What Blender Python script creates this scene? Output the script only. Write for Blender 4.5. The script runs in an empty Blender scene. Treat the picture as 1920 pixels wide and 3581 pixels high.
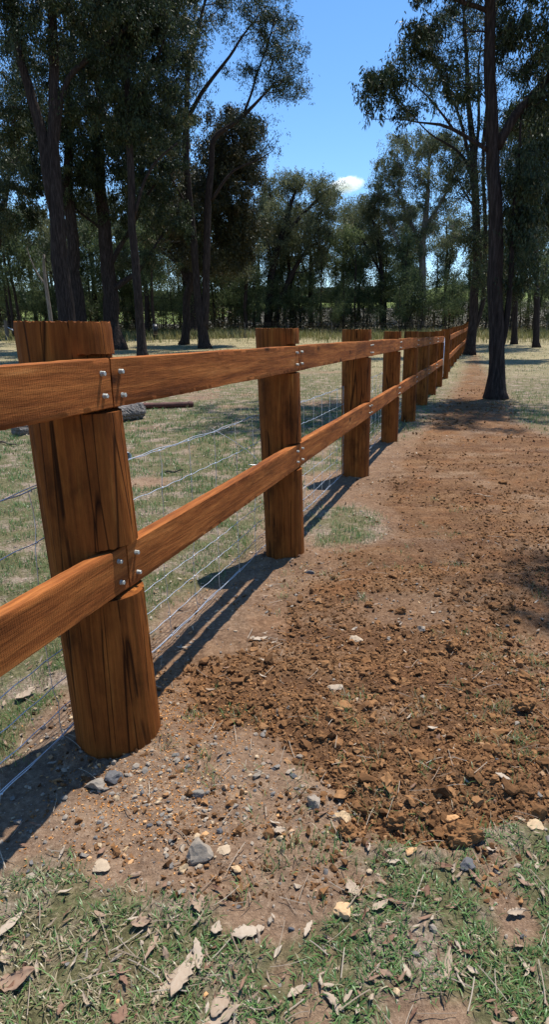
import bpy, math
import numpy as np
from math import radians, sin, cos, pi

# ------------------------------------------------------------------ camera, sky, sun
S = bpy.context.scene
COL = S.collection
FPX, CXP, CYP, TILT, EYE = 2200.0, 1120.0, 1790.5, 0.2766, 1.43
cd = bpy.data.cameras.new("camera"); cam = bpy.data.objects.new("camera", cd); COL.objects.link(cam)
cam.location = (0, 0, EYE); cam.rotation_euler = (pi / 2 - TILT, 0, 0)
cd.sensor_fit = 'VERTICAL'; cd.sensor_height = 36; cd.lens = FPX / 3581 * 36
cd.shift_x = (960 - CXP) / 3581; cd.clip_start = 0.05; cd.clip_end = 6000
S.camera = cam
SUN_AZ, SUN_EL = radians(37), radians(68.5)      # azimuth clockwise from +Y
w = bpy.data.worlds.new("World"); S.world = w; w.use_nodes = True
nt = w.node_tree; bg = nt.nodes['Background']
sky = nt.nodes.new('ShaderNodeTexSky'); sky.sky_type = 'NISHITA'; sky.sun_disc = False
sky.sun_elevation = SUN_EL; sky.sun_rotation = SUN_AZ
sky.altitude = 200; sky.air_density = 1.0; sky.dust_density = 0.0; sky.ozone_density = 5.0
hs = nt.nodes.new('ShaderNodeHueSaturation'); hs.inputs['Saturation'].default_value = 1.14; hs.inputs['Value'].default_value = 1.0
nt.links.new(sky.outputs[0], hs.inputs['Color']); nt.links.new(hs.outputs[0], bg.inputs[0]); bg.inputs[1].default_value = 0.14
sd = bpy.data.lights.new("sun", 'SUN'); sun = bpy.data.objects.new("sun", sd); COL.objects.link(sun)
sd.energy = 5.0; sd.angle = radians(0.53); sd.color = (1.0, 0.955, 0.88)
sun.rotation_euler = (pi / 2 - SUN_EL, 0, -SUN_AZ + pi); sun.location = (5, 5, 40)
S.view_settings.view_transform = 'Standard'; S.view_settings.look = 'None'
S.view_settings.exposure = 0.52; S.view_settings.gamma = 1
S.cycles.max_bounces = 6; S.cycles.diffuse_bounces = 3; S.cycles.transparent_max_bounces = 8; S.cycles.volume_bounces = 8; S.cycles.max_bounces = 9
S.cycles.use_denoising = True
try: S.cycles.denoiser = 'OPENIMAGEDENOISE'
except Exception: pass

# ------------------------------------------------------------------ helpers
R = np.random.default_rng(7)

def hsh(ix, iy, seed):
    h = (ix.astype(np.int64) * 374761393 + iy.astype(np.int64) * 668265263 + seed * 1442695041) & 0xffffffff
    h = ((h ^ (h >> 13)) * 1274126177) & 0xffffffff
    return ((h ^ (h >> 16)) & 0xffff) / 65535.0

def vn(x, y, seed=0):
    x = np.asarray(x, float); y = np.asarray(y, float)
    ix = np.floor(x); iy = np.floor(y); fx = x - ix; fy = y - iy
    fx = fx * fx * (3 - 2 * fx); fy = fy * fy * (3 - 2 * fy)
    a = hsh(ix, iy, seed); b = hsh(ix + 1, iy, seed); c = hsh(ix, iy + 1, seed); d = hsh(ix + 1, iy + 1, seed)
    return (a * (1 - fx) + b * fx) * (1 - fy) + (c * (1 - fx) + d * fx) * fy

def fbm(x, y, sc, oc=4, seed=0, gain=.5):
    v = 0; a = 1; t = 0; ca, sa = cos(.6), sin(.6)
    x = np.asarray(x) * sc; y = np.asarray(y) * sc
    for i in range(oc):
        v = v + a * vn(x, y, seed + i * 17); t += a; a *= gain
        x, y = (x * ca - y * sa) * 2.03 + 5.1, (x * sa + y * ca) * 2.03 + 1.7
    return v / t

def sstep(a, b, x):
    t = np.clip((x - a) / (b - a), 0, 1); return t * t * (3 - 2 * t)

def ray(px, py):
    u = (px - CXP) / FPX; v = (CYP - py) / FPX
    return np.array([u, cos(TILT) + v * sin(TILT), -sin(TILT) + v * cos(TILT)])

def P(px, py, Y):
    d = ray(px, py); k = Y / d[1]
    return np.array([d[0] * k, Y, EYE + d[2] * k])

def base_h(x, y):
    x = np.asarray(x, float); y = np.asarray(y, float)
    z = np.interp(y, [2, 4, 7, 10, 13, 18, 20, 25, 30, 38, 52, 64], [0, -.02, -.05, -.06, -.01, .02, .10, .20, .33, .53, 1.0, 1.7])
    u = x / np.maximum(y, 20)
    wr = sstep(-.22, -.05, u); wh = sstep(.1, .2, u)
    zc = np.interp(y, [64, 75, 90, 110, 180, 320, 420, 900], [0, 1.2, 2.6, 3.8, 6.5, 14, 15, 5])
    zl = np.interp(y, [64, 90, 130, 200, 380, 460, 900], [0, .6, 1.6, 4, 12, 13.5, 5])
    zh = np.interp(y, [64, 75, 90, 110, 180, 300, 380, 900], [0, 1.3, 2.9, 4.6, 10.5, 20.5, 21, 8])
    far = zl * (1 - wr) + zc * wr
    far = far * (1 - wh) + zh * wh
    return z + far + (fbm(x, y, .12, 3, 5) - .5) * .10 * sstep(4, 20, np.hypot(x, y)) + (fbm(x, y, .01, 3, 9) - .5) * 5 * sstep(100, 260, y)

def G(px, py):
    d = ray(px, py); k = .8 if d[2] < 0 else 10
    for i in range(400):
        p = d * k
        g = EYE + p[2] - float(base_h(p[0], p[1]))
        if g < .001: break
        k += max(g * .6, .002)
    return np.array([d[0] * k, d[1] * k])

def poly_sd(x, y, poly):
    """signed distance, positive inside"""
    poly = np.asarray(poly, float); best = np.full(x.shape, 1e9); ins = np.zeros(x.shape, bool)
    n = len(poly)
    for i in range(n):
        ax, ay = poly[i]; bx, by = poly[(i + 1) % n]
        dx, dy = bx - ax, by - ay
        t = np.clip(((x - ax) * dx + (y - ay) * dy) / (dx * dx + dy * dy + 1e-12), 0, 1)
        best = np.minimum(best, np.hypot(x - ax - t * dx, y - ay - t * dy))
        c = ((ay > y) != (by > y)) & (x < (bx - ax) * (y - ay) / (by - ay + 1e-12) + ax)
        ins ^= c
    return np.where(ins, best, -best)

def mesh_np(name, V, faces, mat, parent=None, smooth=False, attrs=None, loc=None, mats=None, matidx=None):
    V = np.asarray(V, np.float32)
    if not isinstance(faces, (list, tuple)): faces = [faces]
    faces = [np.asarray(f, np.int32) for f in faces if len(f)]
    me = bpy.data.meshes.new(name)
    me.vertices.add(len(V)); me.vertices.foreach_set("co", V.ravel())
    tot = np.concatenate([np.full(len(f), f.shape[1], np.int32) for f in faces])
    loops = np.concatenate([f.ravel() for f in faces])
    st = np.concatenate([[0], np.cumsum(tot)[:-1]]).astype(np.int32)
    me.loops.add(len(loops)); me.loops.foreach_set("vertex_index", loops)
    me.polygons.add(len(tot)); me.polygons.foreach_set("loop_start", st)
    me.polygons.foreach_set("use_smooth", np.full(len(tot), smooth, bool))
    for m in (mats or [mat]): me.materials.append(m)
    if matidx is not None: me.polygons.foreach_set("material_index", matidx.astype(np.int32))
    for k, a in (attrs or {}).items():
        at = me.attributes.new(k, 'FLOAT', 'POINT'); at.data.foreach_set("value", np.asarray(a, np.float32))
    me.update(calc_edges=True); me.validate()
    o = bpy.data.objects.new(name, me); COL.objects.link(o)
    if parent is not None: o.parent = parent
    if loc is not None: o.location = loc
    return o

def tag(o, label, cat, group=None, kind=None):
    if label: o['label'] = label
    if cat: o['category'] = cat
    if group: o['group'] = group
    if kind: o['kind'] = kind
    return o

def empty(name, loc=(0, 0, 0), label=None, cat=None, group=None):
    o = bpy.data.objects.new(name, None); COL.objects.link(o); o.location = [float(c) for c in loc]
    o.empty_display_size = .2
    return tag(o, label, cat, group)

def copy_tree(o, parent=None):
    c = o.copy(); COL.objects.link(c)
    if parent is not None: c.parent = parent
    for ch in list(o.children): copy_tree(ch, c)
    return c

class MB:
    """collects pieces for one mesh"""
    def __init__(s): s.V = []; s.F = {}; s.n = 0; s.A = []
    def add(s, V, F, a=0.0):
        V = np.asarray(V, float); s.V.append(V)
        for f in (F if isinstance(F, list) else [F]):
            f = np.asarray(f)
            s.F.setdefault(f.shape[1], []).append(f + s.n)
        s.n += len(V); s.A.append(np.full(len(V), a) if np.isscalar(a) else a)
    def build(s, name, mat, parent=None, smooth=False, loc=None):
        V = np.concatenate(s.V)
        if loc is not None: V = V - np.asarray(loc)
        return mesh_np(name, V, [np.concatenate(f) for f in s.F.values()], mat, parent, smooth, {'tint': np.concatenate(s.A)}, loc)

def tube(pts, rad, n=8, cap=True, seed=0, rough=0.0):
    """a continuous tube through pts"""
    pts = np.asarray(pts, float); m = len(pts)
    rad = np.broadcast_to(np.asarray(rad, float), (m,))
    d = np.gradient(pts, axis=0); d /= np.linalg.norm(d, axis=1)[:, None] + 1e-12
    ref = np.array([0, 0, 1.0]) if abs(d[:, 2]).mean() < .7 else np.array([1.0, 0, 0])
    a = np.cross(ref, d); a /= np.linalg.norm(a, axis=1)[:, None] + 1e-12
    b = np.cross(d, a)
    th = np.arange(n) / n * 2 * pi
    rr = np.ones((m, n))
    if rough:
        rg = np.random.default_rng(seed)
        rr += rough * (rg.random((m, n)) - .5) + rough * (rg.random((1, n)) - .5)
    V = pts[:, None] + (rad[:, None] * rr)[..., None] * (a[:, None] * np.cos(th)[None, :, None] + b[:, None] * np.sin(th)[None, :, None])
    V = V.reshape(-1, 3)
    i = np.arange(m - 1)[:, None] * n; j = np.arange(n)[None]; k = (j + 1) % n
    F = [np.stack([i + j, i + k, i + n + k, i + n + j], -1).reshape(-1, 4)]
    if cap:
        V = np.vstack([V, pts[:1], pts[-1:]]); c0 = m * n
        jj = np.arange(n); kk = (jj + 1) % n
        F.append(np.concatenate([np.stack([np.full(n, c0), kk, jj], -1), np.stack([np.full(n, c0 + 1), (m - 1) * n + jj, (m - 1) * n + kk], -1)]))
    return V, F

# ------------------------------------------------------------------ materials
def mat_new(name, rough=.85, spec=.3):
    m = bpy.data.materials.new(name); m.use_nodes = True
    b = m.node_tree.nodes['Principled BSDF']
    b.inputs['Roughness'].default_value = rough
    b.inputs['Specular IOR Level'].default_value = spec
    return m, m.node_tree, b

def N(t, typ, **kw):
    n = t.nodes.new(typ)
    for k, v in kw.items():
        if k.startswith('i_'):
            n.inputs[k[2:].replace('_', ' ')].default_value = v
        else: setattr(n, k, v)
    return n

def noise(t, vec, scale, detail=4, rough=.6, dist=0.0):
    n = N(t, 'ShaderNodeTexNoise'); n.inputs['Scale'].default_value = scale; n.inputs['Detail'].default_value = detail
    n.inputs['Roughness'].default_value = rough; n.inputs['Distortion'].default_value = dist
    t.links.new(vec, n.inputs['Vector']); return n.outputs['Fac']

def ramp(t, fac, stops):
    r = N(t, 'ShaderNodeValToRGB'); e = r.color_ramp.elements
    while len(e) < len(stops): e.new(.5)
    for i, (p, c) in enumerate(stops):
        e[i].position = p; e[i].color = (*c, 1) if len(c) == 3 else c
    t.links.new(fac, r.inputs[0]); return r.outputs[0]

def g1(v): return (v, v, v)

def mixc(t, fac, a, b, mode='MIX'):
    m = N(t, 'ShaderNodeMix'); m.data_type = 'RGBA'; m.blend_type = mode
    for s, v in ((0, fac), (6, a), (7, b)):
        if hasattr(v, 'links') or hasattr(v, 'is_linked'): t.links.new(v, m.inputs[s])
        elif isinstance(v, (int, float)): m.inputs[s].default_value = v
        else: m.inputs[s].default_value = (*v, 1)
    return m.outputs[2]

def math_(t, op, a, b=0.0, c=None):
    m = N(t, 'ShaderNodeMath'); m.operation = op
    for s, v in ((0, a), (1, b)) + (((2, c),) if c is not None else ()):
        if isinstance(v, (int, float)): m.inputs[s].default_value = v
        else: t.links.new(v, m.inputs[s])
    return m.outputs[0]

def attr(t, name):
    a = N(t, 'ShaderNodeAttribute'); a.attribute_name = name; return a.outputs['Fac']

def coords(t, kind='Object', scale=(1, 1, 1), loc=(0, 0, 0)):
    c = N(t, 'ShaderNodeTexCoord'); m = N(t, 'ShaderNodeMapping')
    m.inputs['Scale'].default_value = scale; m.inputs['Location'].default_value = loc
    t.links.new(c.outputs[kind], m.inputs['Vector']); return m.outputs[0]

def bump(t, b, h, strength=.5, dist=.01):
    n = N(t, 'ShaderNodeBump'); n.inputs['Strength'].default_value = strength; n.inputs['Distance'].default_value = dist
    t.links.new(h, n.inputs['Height']); t.links.new(n.outputs[0], b.inputs['Normal'])

# ground
def make_ground_mat():
    m, t, b = mat_new('ground_mat', .95, .12)
    v = coords(t)
    n1 = noise(t, v, 1.3, 5, .6); n2 = noise(t, v, 9, 6, .65); n3 = noise(t, v, 55, 5, .7); n4 = noise(t, v, 220, 3, .7)
    soil = ramp(t, n2, [(.28, (.060, .029, .013)), (.45, (.125, .063, .028)), (.6, (.205, .108, .050)), (.78, (.29, .175, .098))])
    soil = mixc(t, .55, soil, ramp(t, n3, [(.3, (.045, .023, .011)), (.5, (.165, .088, .041)), (.72, (.36, .225, .130))]))
    soil = mixc(t, ramp(t, n1, [(.50, g1(0)), (.66, g1(.75))]), soil, ramp(t, n3, [(.3, (.12, .075, .045)), (.5, (.24, .16, .10)), (.72, (.40, .29, .20))]))
    soil = mixc(t, ramp(t, noise(t, v, 2.3, 5, .65), [(.50, g1(0)), (.7, g1(.6))]), soil, ramp(t, n3, [(.3, (.085, .033, .011)), (.7, (.34, .135, .042))]))
    stv = coords(t, 'Object', (.5, 2.2, 1))
    soil = mixc(t, ramp(t, noise(t, stv, 1.5, 6, .7), [(.44, g1(0)), (.60, g1(.75))]), soil, ramp(t, n3, [(.3, (.035, .016, .009)), (.55, (.105, .050, .024)), (.75, (.22, .125, .07))]))
    tan = ramp(t, n2, [(.3, (.125, .076, .046)), (.5, (.225, .142, .088)), (.7, (.34, .235, .150))])
    tan = mixc(t, .55, tan, ramp(t, n3, [(.3, (.075, .046, .030)), (.52, (.22, .140, .088)), (.75, (.44, .33, .23))]))
    tan = mixc(t, ramp(t, n1, [(.52, g1(0)), (.68, g1(.5))]), tan, ramp(t, n3, [(.3, (.035, .027, .022)), (.6, (.11, .085, .066)), (.8, (.24, .20, .165))]))
    green = ramp(t, n3, [(.3, (.055, .048, .025)), (.5, (.105, .098, .045)), (.7, (.20, .168, .095))])
    litter = ramp(t, n3, [(.3, (.10, .070, .050)), (.5, (.23, .170, .125)), (.72, (.40, .33, .25))])
    straw = ramp(t, n3, [(.3, (.15, .120, .062)), (.5, (.29, .235, .130)), (.7, (.44, .37, .235))])
    pasture = ramp(t, noise(t, v, .05, 4), [(.3, (.09, .125, .030)), (.6, (.17, .20, .05)), (.8, (.24, .24, .09))])
    c = mixc(t, attr(t, 'soil'), tan, soil)
    gm = attr(t, 'grassy')
    gl = mixc(t, ramp(t, noise(t, v, 3.2, 5, .7), [(.40, g1(0)), (.52, g1(1))]), litter, green)
    c = mixc(t, gm, c, gl)
    sp = ramp(t, noise(t, v, .55, 5, .7), [(.35, g1(0)), (.62, g1(1))])
    st2 = mixc(t, sp, straw, mixc(t, .5, green, straw))
    c = mixc(t, attr(t, 'straw'), c, st2)
    c = mixc(t, attr(t, 'bank'), c, ramp(t, noise(t, v, 1.6, 6, .75), [(.3, (.035, .031, .022)), (.5, (.085, .074, .052)), (.75, (.24, .215, .165))]))
    c = mixc(t, attr(t, 'pasture'), c, pasture)
    c = mixc(t, .35, c, ramp(t, n4, [(.25, g1(.25)), (.5, g1(.5)), (.8, g1(.85))]), 'OVERLAY')
    t.links.new(c, b.inputs['Base Color'])
    h = math_(t, 'ADD', math_(t, 'MULTIPLY', n3, 1.0), math_(t, 'MULTIPLY', n4, .4))
    bump(t, b, h, .8, .012)
    return m

def make_wood(name, rail=False, seed=0.0):
    m, t, b = mat_new(name, .8, .10)
    oi = N(t, 'ShaderNodeObjectInfo')
    c = N(t, 'ShaderNodeTexCoord')
    add = N(t, 'ShaderNodeVectorMath'); add.operation = 'ADD'
    sc = N(t, 'ShaderNodeVectorMath'); sc.operation = 'SCALE'
    comb = N(t, 'ShaderNodeCombineXYZ')
    for i in range(3): t.links.new(oi.outputs['Random'], comb.inputs[i])
    t.links.new(comb.outputs[0], sc.inputs[0]); sc.inputs['Scale'].default_value = 37.0
    t.links.new(c.outputs['Object'], add.inputs[0]); t.links.new(sc.outputs[0], add.inputs[1])
    def mp(s):
        k = N(t, 'ShaderNodeMapping'); k.inputs['Scale'].default_value = s
        t.links.new(add.outputs[0], k.inputs['Vector']); return k.outputs[0]
    if rail:   # local x = length
        g = mp((1.6, 26, 26)); g2 = mp((9, 130, 130)); blot = mp((2.2, 5, 9)); sawm = mp((1, .1, .25))
    else:
        g = mp((26, 26, 1.3)); g2 = mp((130, 130, 5)); blot = mp((6, 6, 3.6)); crk = mp((1, 1, .05))
    grain = noise(t, g, 1.0, 6, .6, .8); fine = noise(t, g2, 1.0, 5, .7); bl = noise(t, blot, 1.0, 5, .65)
    if rail:
        col = ramp(t, grain, [(.25, (.12, .036, .010)), (.45, (.25, .078, .019)), (.6, (.35, .120, .030)), (.8, (.55, .240, .075))])
    else:
        col = ramp(t, grain, [(.25, (.120, .038, .008)), (.42, (.175, .053, .011)), (.58, (.235, .075, .015)), (.8, (.42, .170, .038))])
    col = mixc(t, .45, col, ramp(t, fine, [(.3, g1(.18)), (.5, g1(.5)), (.7, g1(.78))]), 'OVERLAY')
    dk = ramp(t, bl, [(.32, g1(.26)), (.44, g1(.70)), (.55, g1(1.0))])
    col = mixc(t, .8 if not rail else .6, col, dk, 'MULTIPLY')
    h = math_(t, 'ADD', math_(t, 'MULTIPLY', grain, .6), math_(t, 'MULTIPLY', fine, .6))
    if not rail:
        # drying cracks: thin dark lines along the trunk
        vo = N(t, 'ShaderNodeTexVoronoi'); vo.feature = 'DISTANCE_TO_EDGE'; vo.inputs['Scale'].default_value = 1.0
        wob = N(t, 'ShaderNodeMapping'); wob.inputs['Scale'].default_value = (17, 17, .55)
        t.links.new(add.outputs[0], wob.inputs['Vector'])
        nz = N(t, 'ShaderNodeTexNoise'); nz.inputs['Scale'].default_value = .25; nz.inputs['Detail'].default_value = 3
        t.links.new(wob.outputs[0], nz.inputs['Vector'])
        mx = N(t, 'ShaderNodeVectorMath'); mx.operation = 'MULTIPLY_ADD'
        t.links.new(nz.outputs['Color'], mx.inputs[0]); mx.inputs[1].default_value = (1.4, 1.4, 1.4); t.links.new(wob.outputs[0], mx.inputs[2])
        t.links.new(mx.outputs[0], vo.inputs['Vector'])
        ck = ramp(t, vo.outputs['Distance'], [(.0, g1(.05)), (.018, g1(.45)), (.035, g1(1))])
        part = ramp(t, noise(t, blot, .8, 2), [(.54, g1(0)), (.60, g1(1))])
        ck = mixc(t, part, ck, g1(1))
        col = mixc(t, .9, col, ck, 'MULTIPLY')
        h = math_(t, 'ADD', h, math_(t, 'MULTIPLY', ck, .25))
    else:
        wv = N(t, 'ShaderNodeTexWave'); wv.wave_type = 'BANDS'; wv.bands_direction = 'X'
        wv.inputs['Scale'].default_value = 42; wv.inputs['Distortion'].default_value = 7.5; wv.inputs['Detail'].default_value = 3
        t.links.new(sawm, wv.inputs['Vector'])
        h = math_(t, 'ADD', h, math_(t, 'MULTIPLY', wv.outputs['Fac'], .16))
        col = mixc(t, .09, col, ramp(t, wv.outputs['Fac'], [(0, g1(.25)), (.6, g1(.6))]), 'OVERLAY')
        # knots
        vk = N(t, 'ShaderNodeTexVoronoi'); vk.inputs['Scale'].default_value = 1.0
        t.links.new(mp((3.1, 7, 7)), vk.inputs['Vector'])
        kn = ramp(t, vk.outputs['Distance'], [(.06, g1(.12)), (.13, g1(.6)), (.19, g1(1))])
        col = mixc(t, .85, col, kn, 'MULTIPLY')
    t.links.new(col, b.inputs['Base Color'])
    bump(t, b, h, .75, .004 if rail else .006)
    return m

def simple(name, stops, scale=20, rough=.8, spec=.3, bs=.4, bd=.005, metal=0, stretch=(1, 1, 1), use_tint=False, detail=5):
    m, t, b = mat_new(name, rough, spec)
    v = coords(t, 'Object', stretch)
    n = noise(t, v, scale, detail, .65)
    if use_tint:
        f = attr(t, 'tint')
        c = ramp(t, f, stops)
        c = mixc(t, .35, c, ramp(t, n, [(.3, g1(.25)), (.5, g1(.5)), (.7, g1(.75))]), 'OVERLAY')
    else: c = ramp(t, n, stops)
    t.links.new(c, b.inputs['Base Color']); b.inputs['Metallic'].default_value = metal
    if bs: bump(t, b, n, bs, bd)
    return m

def leaf_mat(name, stops, rough=.5, spec=.4, trans=.0):
    m, t, b = mat_new(name, rough, spec)
    c = ramp(t, attr(t, 'tint'), stops)
    t.links.new(c, b.inputs['Base Color'])
    if trans:
        out = t.nodes['Material Output']; tr = N(t, 'ShaderNodeBsdfTranslucent')
        t.links.new(c, tr.inputs['Color']); mx = N(t, 'ShaderNodeMixShader'); mx.inputs[0].default_value = trans
        t.links.new(b.outputs[0], mx.inputs[1]); t.links.new(tr.outputs[0], mx.inputs[2]); t.links.new(mx.outputs[0], out.inputs[0])
    return m

M = {}
M['ground'] = make_ground_mat()
M['post'] = make_wood('post_wood'); M['rail'] = make_wood('rail_wood', True)
M['soil'] = simple('soil_clod_mat', [(0, (.060, .029, .013)), (.35, (.140, .070, .031)), (.55, (.22, .109, .046)), (.75, (.29, .155, .070)), (1, (.42, .27, .16))], 60, .97, .08, .6, .006, use_tint=True)
M['stone'] = simple('stone_mat', [(0, (.09, .09, .095)), (.3, (.20, .175, .145)), (.65, (.33, .26, .19)), (.85, (.46, .33, .19)), (1, (.52, .28, .12))], 50, .9, .2, .5, .004, use_tint=True)
M['chips'] = simple('sawdust_mat', [(0, (.25, .10, .03)), (.6, (.48, .21, .06)), (1, (.65, .36, .15))], 50, .9, .1, 0, use_tint=True)
M['grass'] = leaf_mat('grass_mat', [(0, (.045, .092, .022)), (.35, (.095, .185, .045)), (.6, (.17, .28, .085)), (.70, (.20, .18, .085)), (.85, (.29, .23, .13)), (1, (.43, .35, .22))], .42, .5, .25)
M['tallgrass'] = leaf_mat('tall_grass_mat', [(0, (.10, .115, .035)), (.5, (.23, .22, .080)), (1, (.42, .35, .18))], .6, .2, .2)
M['dryleaf'] = leaf_mat('dry_leaf_mat', [(0, (.13, .065, .040)), (.3, (.22, .13, .085)), (.6, (.29, .215, .150)), (1, (.40, .33, .25))], .75, .2)
M['bark'] = simple('bark_mat', [(.3, (.012, .0095, .009)), (.5, (.032, .024, .021)), (.7, (.075, .058, .050))], 7, .95, .1, 1.0, .05, stretch=(3.2, 3.2, .35), detail=8)
M['twig'] = simple('twig_bark_mat', [(.3, (.03, .022, .018)), (.7, (.09, .07, .058))], 5, .9, .15, .3, .01)
M['palebark'] = simple('pale_bark_mat', [(.3, (.10, .085, .075)), (.7, (.26, .23, .20))], 5, .8, .2, .3, .01, stretch=(2, 2, .5))
M['leaf'] = leaf_mat('gum_leaf_mat', [(0, (.014, .022, .010)), (.5, (.038, .055, .022)), (.85, (.080, .098, .040)), (1, (.15, .125, .055))], .5, .22, .28)
M['leafbrown'] = leaf_mat('olive_leaf_mat', [(0, (.020, .024, .009)), (.5, (.044, .046, .016)), (.85, (.080, .070, .026)), (1, (.13, .08, .03))], .5, .3, .18)
M['leaffar'] = leaf_mat('grey_gum_leaf_mat', [(0, (.045, .055, .026)), (.5, (.125, .145, .068)), (1, (.26, .26, .13))], .5, .3, .45)
M['leafgreen'] = leaf_mat('green_leaf_mat', [(0, (.028, .045, .022)), (.5, (.085, .120, .050)), (1, (.20, .23, .09))], .55, .25, .45)
M['galv'] = simple('galvanised_wire_mat', [(.3, (.50, .53, .57)), (.7, (.75, .77, .80))], 40, .38, .5, 0, metal=.75)
M['bolt'] = simple('bolt_mat', [(.3, (.30, .32, .29)), (.7, (.52, .53, .48))], 300, .6, .4, .2, .001, metal=.35)
M['oldlog'] = simple('weathered_log_mat', [(.3, (.05, .042, .036)), (.5, (.16, .14, .125)), (.72, (.34, .32, .30))], 9, .95, .1, 1.0, .02, stretch=(1, 5, 5))
M['rust'] = simple('rusty_pipe_mat', [(.3, (.05, .017, .012)), (.7, (.12, .040, .028))], 12, .7, .3, .3, .003)
M['pvc'] = simple('white_pipe_mat', [(.3, (.66, .68, .70)), (.7, (.82, .83, .84))], 8, .4, .4, 0)
M['rubber'] = simple('black_rubber_mat', [(.3, (.008, .008, .010)), (.7, (.02, .02, .024))], 10, .38, .5, .2, .01)
M['rope'] = simple('rope_mat', [(.3, (.04, .03, .025)), (.7, (.10, .08, .06))], 40, .9, .1, .2, .003)
M['greypost'] = simple('grey_timber_mat', [(.3, (.07, .062, .055)), (.7, (.20, .18, .16))], 10, .9, .1, .4, .01, stretch=(4, 4, .6))

# ------------------------------------------------------------------ ground
def pxpoly(pts): return np.array([G(*p) for p in pts])
SOIL = pxpoly([(1925, 2885), (1700, 2890), (1560, 2955), (1350, 2935), (1190, 2885), (1150, 2790), (1050, 2690), (950, 2610), (780, 2520), (670, 2420), (680, 2320),
               (800, 2290), (960, 2240), (1010, 2110), (1060, 2040), (1200, 1960), (1350, 1900), (1400, 1830), (1330, 1760), (1330, 1690), (1400, 1600), (1450, 1540),
               (1490, 1450), (1560, 1395), (1590, 1330), (1620, 1270), (1640, 1240), (1680, 1236), (1720, 1300), (1780, 1400), (1810, 1470), (1930, 1530), (2500, 1640), (3000, 1900), (3000, 2880)])
PATCH = pxpoly([(1060, 1790), (1240, 1760), (1390, 1850), (1300, 1910), (1100, 1915), (1050, 1850)])
FORE = pxpoly([(-600, 3010), (100, 3010), (330, 3060), (520, 3120), (740, 3120), (800, 3230), (960, 3290), (1090, 3270), (1210, 3160), (1300, 3110), (1240, 3010), (1240, 2950), (1400, 2925),
               (1560, 2965), (1750, 2890), (1930, 2890), (2600, 2890), (2600, 3900), (-600, 3900)])
PALE = pxpoly([(1180, 2130), (1300, 2095), (1450, 2085), (1560, 2120), (1600, 2175), (1440, 2200), (1260, 2180)])
BARE = pxpoly([(1640, 3130), (1780, 3110), (1860, 3250), (1760, 3350), (1680, 3260)])
BARE2 = pxpoly([(1330, 3500), (1500, 3480), (1640, 3540), (1700, 3700), (1300, 3700)])

FD = 0.2503; D2 = np.array([sin(FD), cos(FD)]); N2 = np.array([cos(FD), -sin(FD)]); FO = np.array([-1.1508, 0.0])
def fpt(al, off, z=0.0):
    q = FO + D2 * al + N2 * off; return np.array([q[0], q[1], z])

def masks(x, y):
    wx = x + (fbm(x, y, 4, 4, 31) - .5) * .22; wy = y + (fbm(x, y, 4, 4, 47) - .5) * .22
    dist = np.hypot(x, y); sc = np.clip(dist / 3, .5, 6)
    sd_ = poly_sd(wx, wy, SOIL); soil = sstep(-.05, .07, sd_ / sc)
    off = (x - FO[0]) * N2[0] + (y - FO[1]) * N2[1]
    left = sstep(-.36, -.55, off + (fbm(x, y, 2.2, 4, 77) - .5) * .5)
    n = fbm(x, y, 1.1, 5, 3)
    gl = left * sstep(.34, .52, n + .10)
    fore = sstep(-.03, .05, poly_sd(wx, wy, FORE)) * (1 - sstep(-.03, .03, poly_sd(wx, wy, BARE))) * (1 - sstep(-.03, .03, poly_sd(wx, wy, BARE2)))
    fore = fore * sstep(.30, .50, fbm(x, y, 4.2, 4, 8) + .10)
    pat = sstep(-.05, .1, poly_sd(wx, wy, PATCH))
    rightfar = sstep(11, 15, y) * (1 - soil) * sstep(.3, .5, n)
    grassy = np.clip(np.maximum.reduce([gl, fore, pat * .9, rightfar, sstep(8, 12, y) * (1 - soil) * (1 - left) * .9]), 0, 1)
    soil = soil * (1 - pat) * (1 - .95 * sstep(-.05, .06, poly_sd(wx, wy, PALE)))
    straw = sstep(16, 27, y + (fbm(x, y, .25, 3, 12) - .5) * 12) * (1 - soil * .85)
    bank = sstep(63, 70, y); past = sstep(112, 130, y + (fbm(x, y, .06, 3, 21) - .5) * 20)
    return soil, grassy, straw, bank, past

def ground_z(x, y, full=True):
    z = base_h(x, y)
    if not full: return z
    soil, grassy, straw, bank, past = masks(x, y)
    near = 1 - sstep(14, 30, np.hypot(x, y))
    sd_ = poly_sd(x, y, SOIL)
    ridge = np.exp(-((sd_ - .22) / .16) ** 2) * sstep(3.4, 2.2, y) * sstep(0, .05, sd_)          # heaped near edge of the dug soil
    b1 = np.abs(fbm(x, y, 3.2, 3, 61) - .5) * 2; rut = (fbm(x * .45 + y * .12, y * 1.6, 1.6, 3, 66) - .5) * .10; z = z + near * soil * rut; b2 = fbm(x, y, 11, 4, 62); b3 = fbm(x, y, 38, 3, 63)
    rough = .35 + .65 * sstep(.35, .6, fbm(x, y, .9, 3, 64))
    z = z + near * soil * (ridge * .035 + b1 * .028 * rough + (b2 - .5) * .055 * rough + (b3 - .5) * .026 * rough)
    for a_, r_ in ((2.04, .148), (4.115, .134), (6.741, .15), (9.023, .12)):
        c_ = FO + D2 * a_ - N2 * .1; d_ = np.hypot(x - c_[0], y - c_[1]) - r_
        z = z + np.exp(-(d_ / .07) ** 2) * (.012 + .035 * fbm(x, y, 14, 3, 68))
    z = z + near * (1 - soil) * ((b2 - .5) * .026 + (b3 - .5) * .014)
    return z

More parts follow.
